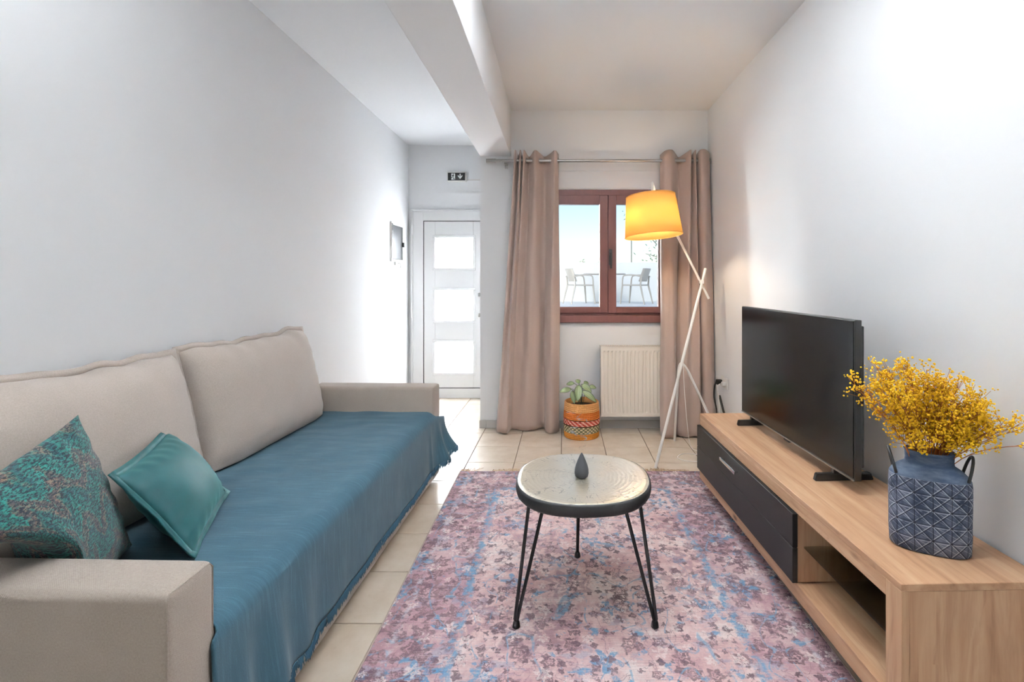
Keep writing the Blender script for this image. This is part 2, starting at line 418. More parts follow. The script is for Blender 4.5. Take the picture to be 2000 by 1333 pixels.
    c = m.mix(m.math('MULTIPLY', m.step(weft, 0.54, 0.64), 0.26), c, S(112, 86, 98))
    c = m.mix(m.math('MULTIPLY', m.step(fine, 0.57, 0.70), 0.34), c, S(232, 216, 214))
    c = m.mix(m.math('MULTIPLY', m.step(fine, 0.42, 0.30), 0.32), c, S(100, 72, 84))
    h = m.math('ADD', m.math('MULTIPLY', weft, 0.8), fine)
    return m.done(m.pbr(c, 0.95, 0, m.bump(h, 0.35, 0.002), 0.15, 0.15))
MAT['rug'] = m_rug()

def m_gold():
    m = M('champagne_cast_metal'); co = m.coord()
    x, y, z = m.sep(co)
    warp = m.noise(co, 5, 3)
    r = m.math('SQRT', m.math('ADD', m.math('MULTIPLY', x, x), m.math('MULTIPLY', y, y)))
    ang = m.math('ARCTAN2', y, x)
    rw = m.math('ADD', r, m.math('MULTIPLY', warp, 0.06))
    rings = m.math('SINE', m.math('MULTIPLY', rw, 360))
    pol = m.comb(m.math('MULTIPLY', ang, 7.0), m.math('MULTIPLY', r, 9.0), 0.0)
    cr = m.math('ABSOLUTE', m.math('SUBTRACT', m.noise(pol, 1.4, 2, 0.5, 0.3), 0.5))
    crack = m.math('MULTIPLY', m.step(cr, 0.016, 0.004), m.step(m.noise(co, 14, 2), 0.42, 0.56))
    hm = m.noise(co, 34, 4, 0.7)
    c = m.mix(m.noise(co, 4, 3), S(226, 214, 184), S(244, 240, 228))
    c = m.mix(m.math('MULTIPLY', crack, 0.5), c, S(70, 58, 40))
    c = m.mix(m.math('MULTIPLY', m.step(rings, 0.6, 1.0), 0.10), c, S(150, 130, 96))
    h = m.math('ADD', m.math('MULTIPLY', rings, 0.12), m.math('SUBTRACT', m.math('MULTIPLY', hm, 0.8), m.math('MULTIPLY', crack, 1.2)))
    return m.done(m.pbr(c, 0.30, 0.62, m.bump(h, 0.22, 0.004)))
MAT['gold'] = m_gold()
MAT['black_rim'] = plain('black_cast_rim', S(22, 22, 23), 0.55, bump=(50, 0.5, 0.004))

def m_vase():
    m = M('blue_wash_geometric_ceramic'); uv = m.coord('UV'); u, v, w = m.sep(uv); co = m.coord()
    def ld(e, half=0.0):    # distance to nearest integer
        return m.math('ABSOLUTE', m.math('SUBTRACT', m.math('FRACT', m.math('ADD', e, 0.5+half)), 0.5))
    s_ = m.math('ADD', u, v); d_ = m.math('SUBTRACT', u, v)
    dark = m.math('MINIMUM', m.math('MINIMUM', ld(u), ld(v)), m.math('MINIMUM', m.math('MULTIPLY', ld(s_), 0.7), m.math('MULTIPLY', ld(d_), 0.7)))
    white = m.math('MINIMUM', m.math('MULTIPLY', ld(s_, 0.1), 0.7), m.math('MULTIPLY', ld(d_, 0.1), 0.7))
    white = m.math('MINIMUM', white, m.math('MINIMUM', ld(v, 0.09), ld(m.math('ADD', u, m.math('MULTIPLY', v, 2.0)))))
    node = m.math('SQRT', m.math('ADD', m.math('POWER', ld(u), 2.0), m.math('POWER', ld(v), 2.0)))
    g = m.noise(co, 24, 4, 0.7); g2 = m.noise(co, 9, 3)
    base = m.mix(m.step(m.math('ADD', m.math('MULTIPLY', g, 0.6), m.math('MULTIPLY', g2, 0.4)), 0.38, 0.66), S(38, 50, 72), S(106, 114, 132))
    c = m.mix(m.math('MULTIPLY', m.step(white, 0.026, 0.008), m.step(g, 0.30, 0.55)), base, S(186, 190, 202))
    c = m.mix(m.step(dark, 0.024, 0.012), c, S(24, 32, 50))
    c = m.mix(m.step(node, 0.085, 0.06), c, S(18, 24, 40))
    h = m.math('SUBTRACT', g, m.math('MULTIPLY', m.step(dark, 0.04, 0.01), 1.5))
    return m.done(m.pbr(c, 0.75, 0, m.bump(h, 0.5, 0.003), 0.3))
MAT['vase'] = m_vase()
def m_vase_plain():
    m = M('blue_wash_ceramic'); co = m.coord()
    g = m.noise(m.map(co, (8, 8, 26)), 1.0, 4, 0.7)
    c = m.mix(m.step(g, 0.35, 0.7), S(46, 64, 90), S(98, 112, 132))
    return m.done(m.pbr(c, 0.7, 0, m.bump(g, 0.3, 0.003), 0.3))
MAT['vase_plain'] = m_vase_plain()

def m_basket():
    m = M('banded_woven_basket'); co = m.coord(); x, y, z = m.sep(co)
    ang = m.math('ARCTAN2', y, x)
    weave = m.math('SINE', m.math('MULTIPLY', ang, 80))
    hz = m.math('DIVIDE', z, 0.285)
    jz = m.math('ADD', hz, m.math('MULTIPLY', m.math('SUBTRACT', m.noise(co, 20, 2), 0.5), 0.03))
    c = m.ramp(jz, [(0.0, S(196, 122, 34)), (0.175, S(70, 92, 70)), (0.36, S(48, 22, 22)), (0.40, S(172, 40, 44)), (0.53, S(60, 24, 22)),
                    (0.56, S(204, 106, 34)), (0.77, S(222, 164, 104))], 'CONSTANT')
    inb = m.math('MULTIPLY', m.math('GREATER_THAN', jz, 0.40), m.math('LESS_THAN', jz, 0.53))
    chk = m.math('GREATER_THAN', m.math('SINE', m.math('ADD', m.math('MULTIPLY', ang, 22), m.math('MULTIPLY', z, 200))), 0.1)
    c = m.mix(m.math('MULTIPLY', inb, chk), c, S(228, 170, 158))
    ing = m.math('MULTIPLY', m.math('GREATER_THAN', jz, 0.175), m.math('LESS_THAN', jz, 0.36))
    ch2 = m.math('GREATER_THAN', m.math('MULTIPLY', m.math('SINE', m.math('MULTIPLY', ang, 26)), m.math('SINE', m.math('MULTIPLY', z, 240))), 0.05)
    c = m.mix(m.math('MULTIPLY', ing, ch2), c, S(196, 184, 150))
    c = m.mix(m.math('MULTIPLY', m.step(weave, 0.2, 0.9), 0.25), c, S(240, 196, 140))
    c = m.mix(m.math('MULTIPLY', m.noise(co, 90, 2), 0.3), c, S(120, 60, 20))
    return m.done(m.pbr(c, 0.85, 0, m.bump(weave, 0.5, 0.003), 0.15))
MAT['basket'] = m_basket()

def m_leaf():
    m = M('variegated_leaf'); u, v, w = m.sep(m.coord('UV'))
    rim = m.math('ABSOLUTE', m.math('SUBTRACT', u, 0.5))
    g = m.noise(m.coord('UV'), 14, 3)
    c = m.mix(g, S(112, 132, 92), S(150, 164, 118))
    c = m.mix(m.step(rim, 0.36, 0.46), c, S(52, 66, 44))
    c = m.mix(m.step(rim, 0.03, 0.01), c, S(172, 184, 140))
    return m.done(m.pbr(c, 0.45, 0, m.bump(g, 0.15, 0.002), 0.5))
MAT['leaf'] = m_leaf()

def m_shade():
    m = M('yellow_lamp_shade_linen'); co = m.coord()
    f = m.noise(m.map(co, (300, 300, 300)), 1.0, 2)
    c = m.mix(f, S(226, 176, 104), S(236, 188, 120))
    d = m.n('BsdfDiffuse'); m.set(d.inputs[0], c)
    t = m.n('BsdfTranslucent'); t.inputs[0].default_value = S(252, 222, 150)
    mx = m.n('MixShader'); mx.inputs[0].default_value = 0.42
    m.t.links.new(d.outputs[0], mx.inputs[1]); m.t.links.new(t.outputs[0], mx.inputs[2])
    return m.done(mx.outputs[0])
MAT['shade'] = m_shade()
def m_glass(name, tint=(0.97, 0.985, 0.98, 1), refl=0.6):
    m = M(name)
    tr = m.n('BsdfTransparent'); tr.inputs[0].default_value = tint
    gl = m.n('BsdfGlossy'); gl.inputs['Roughness'].default_value = 0.02
    fr = m.n('Fresnel'); fr.inputs[0].default_value = 1.45
    f = m.math('MULTIPLY', fr.outputs[0], refl)
    mx = m.n('MixShader'); m.set(mx.inputs[0], f)
    m.t.links.new(tr.outputs[0], mx.inputs[1]); m.t.links.new(gl.outputs[0], mx.inputs[2])
    return m.done(mx.outputs[0])
MAT['glass'] = m_glass('clear_pane', refl=0.10); MAT['shelf_glass'] = m_glass('glass_shelf', (0.86, 0.92, 0.90, 1), 0.8)
def m_frost():
    m = M('frosted_pane')
    t = m.n('BsdfTranslucent'); t.inputs[0].default_value = (0.97, 0.98, 1.0, 1)
    g = m.n('BsdfGlossy'); g.inputs['Roughness'].default_value = 0.3; g.inputs[0].default_value = (0.9, 0.9, 0.9, 1)
    nn = m.bump(m.noise(m.coord(), 300, 2), 0.1, 0.001); m.t.links.new(nn, g.inputs['Normal'])
    mx = m.n('MixShader'); mx.inputs[0].default_value = 0.05
    m.t.links.new(t.outputs[0], mx.inputs[1]); m.t.links.new(g.outputs[0], mx.inputs[2])
    return m.done(mx.outputs[0])
MAT['frost'] = m_frost()
def m_smoke():
    m = M('thin_smoke'); d = m.n('BsdfDiffuse'); d.inputs[0].default_value = (0.5, 0.51, 0.52, 1)
    t = m.n('BsdfTransparent'); f = m.step(m.noise(m.coord(), 45, 3), 0.35, 0.75)
    mx = m.n('MixShader'); m.set(mx.inputs[0], m.math('MULTIPLY', f, 0.75))
    m.t.links.new(t.outputs[0], mx.inputs[1]); m.t.links.new(d.outputs[0], mx.inputs[2])
    return m.done(mx.outputs[0])
MAT['smoke'] = m_smoke()
def m_bulb():
    m = M('lit_bulb'); e = m.n('Emission'); e.inputs[0].default_value = (1.0, 0.80, 0.52, 1); e.inputs[1].default_value = 14
    return m.done(e.outputs[0])
MAT['bulb'] = m_bulb()
MAT['panel_metal'] = plain('grey_panel_metal', S(112, 114, 116), 0.3, metal=0.85, bump=(6, 0.05, 0.004))

# ================================================================== room shell
XL, XR, YB, YD, YR, H = -1.627, 1.312, 4.335, 5.46, -5.50, 2.765
WX = -0.669                                    # left end of the window wall / beam
floor = box('floor', XL-0.2, XR+0.2, YR-0.2, YD+0.25, -0.12, -0.0035, MAT['grout'])
struct(floor, 'cream ceramic tile floor with brown grout lines')
T = 0.331; X0 = 0.034; Y0 = 1.856
tile_me = None
bm = bmesh.new(); add_box(bm, -T/2+0.0027, T/2-0.0027, -T/2+0.0027, T/2-0.0027, -0.0035, 0.0, 0)
top = [e for e in bm.edges if all(v.co.z > -0.001 for v in e.verts)]
bmesh.ops.bevel(bm, geom=top, offset=0.0012, segments=1, affect='EDGES')
tile_me = bpy.data.meshes.new('tile'); bm.to_mesh(tile_me); bm.free(); tile_me.materials.append(MAT['tile'])
for i in range(-5, 4):
    for j in range(-5, 11):
        cx, cy = X0+(i+0.5)*T, Y0+(j+0.5)*T
        if cx-T/2 < XL-0.16 or cx+T/2 > XR+0.19 or cy > YD+0.1: continue
        if cx > WX+0.1 and cy > YB+0.2: continue
        o = bpy.data.objects.new('tile', tile_me); COL.objects.link(o); a_ = -0.0125; rx_, ry_ = cx-0.034, cy-3.824
        o.location = (0.034+rx_*math.cos(a_)-ry_*math.sin(a_), 3.824+rx_*math.sin(a_)+ry_*math.cos(a_), 0); o.rotation_euler = (0, 0, a_); o.parent = floor
# plain remainder of the floor behind the camera
struct(box('floor_rear', XL-0.1, XR+0.1, YR-0.1, Y0-5*T-0.002, -0.0034, 0.0, MAT['tile']), 'cream tile floor behind the camera')

struct(box('ceiling', XL-0.2, XR+0.2, YR-0.2, YD+0.2, H, H+0.15, MAT['ceiling']), 'flat white plaster ceiling')
struct(box('ceiling_beam', WX, -0.400, YR, YB+0.01, 2.365, H+0.01, MAT['wall'], bev=0.004), 'white plaster ceiling beam running towards the window wall')
struct(box('wall_left', XL-0.2, XL, YR-0.2, YD+0.2, -0.1, H+0.1, MAT['wall']), 'plain white wall behind the sofa')
struct(box('wall_right', XR, XR+0.2, YR-0.2, YB+0.3, -0.1, H+0.1, MAT['wall']), 'plain white wall behind the television')
# window wall with opening
WA, WB, WZ0, WZ1 = -0.118, 1.000, 0.93, 2.075
struct(boxes('wall_back', [(WX, WA, YB, YB+0.26, -0.1, H+0.1), (WB, XR+0.2, YB, YB+0.26, -0.1, H+0.1),
      (WA, WB, YB, YB+0.26, -0.1, WZ0), (WA, WB, YB, YB+0.26, WZ1, H+0.1), (WX, WX+0.26, YB+0.26, YD+0.2, -0.1, H+0.1)], MAT['wall']),
      'white window wall with the curtains and radiator')
# door wall with opening
DA, DB, DZ = -1.592, -0.68, 2.055
struct(boxes('wall_door', [(XL, DA, YD, YD+0.2, -0.1, H+0.1), (DB, WX+0.01, YD, YD+0.2, -0.1, H+0.1), (DA, DB, YD, YD+0.2, DZ, H+0.1)], MAT['wall']),
      'white entrance wall above and beside the door')
# wall behind the camera with a wide opening added to let light in
struct(boxes('wall_rear', [(XL, -1.27, YR, YR+0.1, -0.1, H+0.1), (1.08, XR, YR, YR+0.1, -0.1, H+0.1),
      (-1.27, 1.08, YR, YR+0.1, 2.42, H+0.1), (-1.27, 1.08, YR, YR+0.1, -0.1, 0.28)], MAT['wall']), 'white wall with a wide opening behind the camera')
# two uplighter bowls added above the view, fill light bounced off the ceiling
for (lx, ly_, pw) in ((0.08, 1.46, 118), (-0.98, 0.75, 20)):
    cl_ = empty('added_uplighter', (lx, ly_, H)); struct(cl_, 'added unseen uplighter bowl over the seating area' if lx > 0 else 'added unseen uplighter bowl on the sofa side of the beam')
    lathe('added_uplighter_rose', [(0.05, -0.03), (0.055, 0.0)], MAT['plastic_white'], cl_, 24)
    tube('added_uplighter_cord', [(0, 0, -0.03), (0, 0, -0.44)], 0.004, MAT['plastic_white'], cl_, 8)
    lathe('added_uplighter_bowl', [(0.02, -0.47), (0.12, -0.455), (0.20, -0.41), (0.23, -0.37), (0.225, -0.37), (0.19, -0.405), (0.11, -0.445), (0.01, -0.455)], MAT['plastic_white'], cl_, 40)
    ld_ = bpy.data.lights.new('added_uplight', 'AREA'); ld_.shape = 'DISK'; ld_.size = 0.36; ld_.energy = pw; ld_.color = (0.94, 0.968, 1.0); ld_.spread = math.radians(132)
    lo_ = bpy.data.objects.new('added_uplight', ld_); COL.objects.link(lo_); lo_.location = (lx, ly_, H-0.385); lo_.rotation_euler = (PI, 0, 0)
# roller shutter cover strip above the window
struct(box('trim_1', WA-0.1, WB+0.1, YB-0.006, YB+0.01, 2.085, 2.237, MAT['wall'], bev=0.002, seg=1), 'flush white shutter box cover above the window')

# tiled baseboard of the window wall
bb = empty('baseboard_back', (0, YB, 0)); struct(bb, 'grey tile baseboard under the window')
xs = [WX-0.006, WX+0.055] + [WX+0.055+0.331*k for k in range(1, 6)] + [XR]
for a, b in zip(xs, xs[1:]):
    box('tile', a+0.001, b-0.001, -0.010, 0.0, 0.0, 0.068, MAT['base_tile'], bb, bev=0.001, seg=1)

# ------------------------------------------------------------------ window
win = empty('window_1', ((WA+WB)/2, YB, WZ0)); struct(win, 'chestnut brown wooden double casement window')
def wbox(name, x0, x1, y0, y1, z0, z1, mat, parent, bev=0.003):
    ox, oy, oz = (WA+WB)/2, YB, WZ0
    return box(name, x0-ox, x1-ox, y0-oy, y1-oy, z0-oz, z1-oz, mat, parent, bev)
FW = 0.05
wbox('frame_jamb', WA, WA+FW, YB-0.004, YB+0.07, WZ0+0.06, WZ1, MAT['brown'], win)
wbox('frame_jamb', WB-FW, WB, YB-0.004, YB+0.07, WZ0+0.06, WZ1, MAT['brown'], win)
wbox('frame_head', WA+FW, WB-FW, YB-0.004, YB+0.07, WZ1-0.05, WZ1, MAT['brown'], win)
wbox('frame_foot', WA+FW, WB-FW, YB-0.004, YB+0.07, 0.985, 1.0, MAT['brown'], win)
wbox('window_sill', WA-0.03, WB+0.03, YB-0.035, YB+0.07, 0.918, 0.984, MAT['brown'], win, 0.006)
CX = 0.4416
for (a, b, hl) in ((WA+FW+0.002, CX-0.0015, False), (CX+0.0015, WB-FW-0.002, True)):
    st = 0.070
    cs = wbox('casement', a, a+st, YB-0.022, YB+0.045, 1.002, WZ1-0.052, MAT['brown'], win)
    for nm, q in (('stile', (b-st, b, 1.002, WZ1-0.052)), ('rail', (a+st, b-st, WZ1-0.052-0.078, WZ1-0.052)), ('rail', (a+st, b-st, 1.002, 1.054))):
        wbox(nm, q[0], q[1], YB-0.022, YB+0.045, q[2], q[3], MAT['brown'], cs)
    wbox('pane', a+st-0.005, b-st+0.005, YB+0.008, YB+0.014, 1.05, WZ1-0.125, MAT['glass'], cs, 0)
    if hl:
        h = wbox('handle', a+0.006, a+0.034, YB-0.034, YB-0.022, 1.415, 1.555, MAT['black_metal'], cs, 0.004)
        wbox('handle_lever', a+0.010, a+0.030, YB-0.066, YB-0.034, 1.50, 1.525, MAT['black_metal'], cs, 0.004)
        wbox('handle_lever', a+0.012, a+0.029, YB-0.070, YB-0.056, 1.385, 1.525, MAT['black_metal'], cs, 0.005)

# ------------------------------------------------------------------ entrance door
door = empty('door_1', ((DA+DB)/2, YD, 0)); struct(door, 'pale grey aluminium entrance door with three frosted panes')
def dbox(name, x0, x1, y0, y1, z0, z1, mat, parent=door, bev=0.003):
    ox = (DA+DB)/2
    return box(name, x0-ox, x1-ox, y0-YD, y1-YD, z0, z1, mat, parent, bev)
sx0 = -1.452; sx1 = -0.755; sz0 = 0.112; sz1 = 1.928
dbox('door_frame', DA, sx0-0.008, YD-0.03, YD+0.06, 0.0, DZ, MAT['door'])
dbox('door_frame', sx1+0.008, DB, YD-0.03, YD+0.06, 0.0, DZ, MAT['door'])
dbox('door_frame', sx0-0.008, sx1+0.008, YD-0.03, YD+0.06, sz1+0.008, DZ, MAT['door'])
dbox('threshold', sx0-0.008, sx1+0.008, YD-0.03, YD+0.06, 0.0, sz0-0.008, MAT['door'])
dbox('frame_lip', DA, DA+0.022, YD-0.045, YD-0.03, 0.0, DZ, MAT['door'])
dbox('frame_lip', DA+0.022, DB, YD-0.045, YD-0.03, DZ-0.02, DZ, MAT['door'])
dbox('gasket', sx0-0.0082, sx0, YD-0.018, YD+0.05, sz0-0.008, sz1+0.008, MAT['door_gap'], bev=0)
dbox('gasket', sx1, sx1+0.0082, YD-0.018, YD+0.05, sz0-0.008, sz1+0.008, MAT['door_gap'], bev=0)
dbox('gasket', sx0, sx1, YD-0.018, YD+0.05, sz1, sz1+0.0082, MAT['door_gap'], bev=0)
dbox('gasket', sx0, sx1, YD-0.018, YD+0.05, sz0-0.0082, sz0, MAT['door_gap'], bev=0)
px0, px1 = -1.330, -0.915
rows = [(1.420, 1.750), (0.847, 1.178), (0.275, 0.612)]
zs = [sz0] + [q for r in sorted(rows) for q in r] + [sz1]
leaf = dbox('door_leaf', sx0, px0, YD-0.022, YD+0.03, sz0, sz1, MAT['door'])
dbox('leaf_stile', px1, sx1, YD-0.022, YD+0.03, sz0, sz1, MAT['door'], leaf)
for k in range(0, len(zs), 2):
    dbox('leaf_rail', px0, px1, YD-0.022, YD+0.03, zs[k], zs[k+1], MAT['door'], leaf)
for (a, b) in rows:
    mo = 0.028
    ox = (DA+DB)/2
    fr = [(px0-mo-ox, px1+mo-ox, -0.031, -0.022, b, b+mo), (px0-mo-ox, px1+mo-ox, -0.031, -0.022, a-mo, a),
          (px0-mo-ox, px0-ox, -0.031, -0.022, a, b), (px1-ox, px1+mo-ox, -0.031, -0.022, a, b)]
    boxes('glazing_bead', fr, MAT['door'], leaf, 0.004)
    dbox('pane', px0-0.006, px1+0.006, YD-0.006, YD+0.004, a-0.006, b+0.006, MAT['frost'], leaf, 0)
for hz_ in (1.83, 0.93):
    o_ = tube('hinge', [(DA+0.012-(DA+DB)/2, -0.052, hz_-0.055), (DA+0.012-(DA+DB)/2, -0.052, hz_+0.055)], 0.010, MAT['door'], door)
for hz_ in (1.127, 0.905):
    dbox('lock_rosette', sx1-0.105, sx1-0.065, YD-0.05, YD-0.022, hz_-0.02, hz_+0.02, MAT['steel'], leaf, 0.008)

# ------------------------------------------------------------------ exit sign
sg = empty('exit_sign', (-1.095, YD, 2.415)); tag(sg, 'small black and white emergency exit sign above the door', 'sign')
box('housing', -0.105, 0.105, -0.035, 0.0, -0.055, 0.058, MAT['plastic_white'], sg, 0.008)
box('sign_panel', -0.093, 0.093, -0.040, -0.034, -0.041, 0.041, MAT['sign_black'], sg, 0.001, 1)
def flat(name, polys, y, mat, parent, th=0.001):
    bm = bmesh.new()
    for p in polys:
        f = bm.faces.new([bm.verts.new((a, y, b)) for a, b in p])
        r = bmesh.ops.extrude_face_region(bm, geom=[f])
        bmesh.ops.translate(bm, verts=[g for g in r['geom'] if isinstance(g, bmesh.types.BMVert)], vec=(0, -th, 0))
    return mk_bm(name, bm, mat, parent)
dp = flat('doorway_symbol', [[(-0.056, -0.034), (-0.014, -0.034), (-0.014, 0.034), (-0.056, 0.034)]], -0.040, MAT['sign_white'], sg)
flat('running_figure', [[(-0.036, 0.020), (-0.028, 0.020), (-0.028, 0.029), (-0.036, 0.029)],
     [(-0.046, 0.002), (-0.034, 0.018), (-0.026, 0.016), (-0.034, -0.006)], [(-0.066, -0.018), (-0.046, -0.006), (-0.042, -0.012), (-0.064, -0.024)],
     [(-0.040, -0.006), (-0.026, -0.014), (-0.018, -0.034), (-0.026, -0.034), (-0.034, -0.018)], [(-0.052, 0.008), (-0.046, 0.016), (-0.034, 0.017), (-0.036, 0.011)]],
     -0.0412, MAT['sign_black'], dp)
flat('down_arrow', [[(0.034, -0.008), (0.046, -0.008), (0.046, 0.030), (0.040, 0.032), (0.034, 0.030)], [(0.040, -0.028), (0.065, 0.004), (0.064, 0.018), (0.040, -0.010)],
     [(0.040, -0.028), (0.040, -0.010), (0.016, 0.018), (0.015, 0.004)]], -0.040, MAT['sign_white'], sg)
box('cable_trunking', 0.105, 0.43, -0.008, 0.0, -0.034, -0.024, MAT['plastic_white'], sg, 0.002, 1)

# ------------------------------------------------------------------ electrical panel on left wall
ep = empty('electrical_panel', (XL, 5.038, 1.50)); tag(ep, 'grey metal electrical panel on the wall beside the door', 'electrical panel')
boxes('panel_frame', [(0, 0.018, -0.190, -0.165, -0.03, 0.36), (0, 0.018, 0.165, 0.190, -0.03, 0.36), (0, 0.018, -0.165, 0.165, 0.335, 0.36), (0, 0.018, -0.165, 0.165, -0.03, -0.005)], MAT['plastic_white'], ep, 0.002)
box('panel_door', 0.004, 0.014, -0.163, 0.163, -0.003, 0.333, MAT['panel_metal'], ep, 0.002)
box('hinge_strip', 0.004, 0.020, -0.188, -0.160, 0.0, 0.345, MAT['black_metal'], ep, 0.002)
box('latch', 0.012, 0.034, 0.150, 0.178, 0.130, 0.178, MAT['black_plastic'], ep, 0.003)
wf = empty('wall_fitting', (XL, 5.02, 1.455)); tag(wf, 'small white wall bracket just below the grey electrical panel', 'bracket')
box('back_plate', 0, 0.022, -0.05, 0.05, -0.02, 0.02, MAT['plastic_white'], wf, 0.005)
tube('hook', [(0.02, 0.01, 0.005), (0.045, 0.01, 0.0), (0.052, 0.01, -0.025), (0.045, 0.01, -0.045)], 0.006, MAT['plastic_white'], wf)

# ================================================================== rug
rug = empty('rug', (0.1525, 2.184, 0)); tag(rug, 'faded pink and blue vintage style floral rug under the coffee table', 'rug')
box('rug_pile', -0.80, 0.80, -1.15, 1.15, 0.0005, 0.0075, MAT['rug'], rug, 0.002, 1)
for s in (-1, 1):
    tube('edge_binding', [(s*0.801, -1.15, 0.005), (s*0.801, 1.15, 0.005)], 0.0042, MAT['rug_edge'], rug, 6)
bm = bmesh.new(); rnd = random.Random(4)
for k in range(420):
    x = rnd.uniform(-0.80, 0.80)
    if nz(x*7, 3) < -0.22: continue
    L = 0.026+0.05*rnd.random()*max(0.2, nz(x*5, 9)+0.6)
    a = rnd.uniform(-0.5, 0.5)
    add_tube(bm, [(x, 1.148, 0.005), (x+a*L*0.4, 1.148+L*0.5, 0.006), (x+a*L, 1.148+L, 0.0025)], 0.0019, 3)
fr = mk_bm('fringe', bm, MAT['rug_fringe'], rug); fr['kind'] = 'stuff'

# ================================================================== sofa
SA = -0.0275                                   # slight toe-in of the sofa
sofa = empty('sofa', (-0.826, 1.055, 0), SA); tag(sofa, 'long taupe fabric sofa with low square arms', 'sofa')
SL = 2.195; SD = 0.785; AW = 0.145
box('base_frame', -SD, -0.002, 0.01, SL-0.01, 0.032, 0.30, MAT['sofa'], sofa, 0.02, 3)
box('seat_pad', -SD+0.02, -0.012, AW, SL-AW, 0.30, 0.455, MAT['sofa'], sofa, 0.04, 4)
box('back_frame', -SD, -SD+0.10, AW-0.01, SL-AW+0.01, 0.28, 0.462, MAT['sofa'], sofa, 0.04, 4)
for y0 in (0, SL-AW):
    arm = box('armrest', -SD, 0.0, y0, y0+AW, 0.030, 0.617, MAT['sofa'], sofa, 0.020, 4)
    # piping along the front panel seam
    pts = [(-0.004, y0+0.006, 0.05), (-0.004, y0+0.006, 0.600), (-0.006, y0+0.014, 0.611), (-0.006, y0+AW-0.014, 0.611), (-0.004, y0+AW-0.006, 0.600), (-0.004, y0+AW-0.006, 0.05)]
    tube('seam', pts, 0.0022, MAT['sofa'], arm, 6)
for (fx, fy) in ((-0.07, 0.07), (-0.07, SL-0.07), (-SD+0.08, 0.07), (-SD+0.08, SL-0.07)):
    lathe('foot', [(0.024, 0.0), (0.030, 0.034)], MAT['black_plastic'], sofa, 16, (fx, fy, 0))

# ------------------------------------------------------------------ throw blanket (sofa frame coordinates)
RS = Matrix.Translation((-0.826, 1.055, 0)) @ Matrix.Rotation(SA, 4, 'Z')
prof = []                                     # (x, z, hang) profile from under the cushions to the hem
for k in range(22): prof.append((-0.72+0.68*k/21, 0.4625, 0.0))
for k in range(1, 9):
    a = k/8*PI/2; prof.append((-0.04+0.052*math.sin(a), 0.4105+0.052*math.cos(a), 0.0))
for k in range(1, 25):
    t = k/24; prof.append((0.012, 0.4105-0.280*t, t))
NY = 190; vb = []; 
hemline = []
for j, (x, z, t) in enumerate(prof):
    far = 2.046 + 0.20*sst(0.0, 0.012, x) + 0.03*t
    near = 0.150-0.030*sst(0.0, 0.012, x)
    for i in range(NY+1):
        s = i/NY; y = near+(far-near)*s
        xx, zz = x, z
        if x < -0.03:
            zz += 0.004*nz(y*5, x*9, 2)+0.003*nz(y*14, x*6, 7)+0.002
        else:
            zz += 0.004*nz(y*5, x*9, 2)*(1-t)
        fold = 0.012*nz(y*5.0, 1.3, 0.6*t)+0.002*nz(y*15, 4.1, t)
        xx += max(-0.006, fold)*t + 0.006*t
        # folds near the arm at the front end and flare of the free far corner
        ne = sst(0.75, 0.16, y)
        xx += t*ne*sst(0.148, 0.27, y)*(0.022+0.022*math.sin(y*38.0+0.6))
        fe = sst(1.98, 2.25, y)
        xx += fe*(0.006+0.075*t*t); zz += fe*(-0.035*(1-t)*(1 if x > 0.0 else 0) + 0.055*t)
        zz += t*(0.010*nz(y*2.2, 8.8)+0.05*sst(0.5, 0.15, y))
        fd = math.exp(-((y-1.93-0.03*t)/0.02)**2); xx += 0.014*fd*t+t*(0.034*math.exp(-((y-2.10)/0.035)**2)-0.02*math.exp(-((y-2.18)/0.03)**2))
        v = RS @ Vector((xx, y, zz)); vb.append(v)
        if j == len(prof)-1: hemline.append(v)
W_ = NY+1; fb = []
for j in range(len(prof)-1):
    for i in range(NY):
        a = j*W_+i; fb.append((a, a+1, a+W_+1, a+W_))
org = RS @ Vector((-0.3, 1.05, 0.455))
bl = mk('throw_blanket', vb, fb, MAT['blanket'], None, org, True)
md = bl.modifiers.new('thickness', 'SOLIDIFY'); md.thickness = 0.006; md.offset = 1.0
tag(bl, 'teal blue fringed throw blanket spread over the sofa seat', 'blanket')
bm = bmesh.new(); rnd = random.Random(11)
for k in range(1700):
    f = rnd.random()*(NY-1); i = int(f); p = hemline[i].lerp(hemline[i+1], f-i)-org
    L = rnd.uniform(0.018, 0.032); dx = rnd.uniform(-0.004, 0.009); dy = rnd.uniform(-0.009, 0.009)
    add_tube(bm, [p+Vector((0.003, 0, 0.004)), p+Vector((dx*0.5+0.003, dy*0.5, -L*0.5)), p+Vector((dx, dy, -L))], [0.0022, 0.0020, 0.0010], 3)
fo = mk_bm('fringe', bm, MAT['fringe'], bl); fo['kind'] = 'stuff'

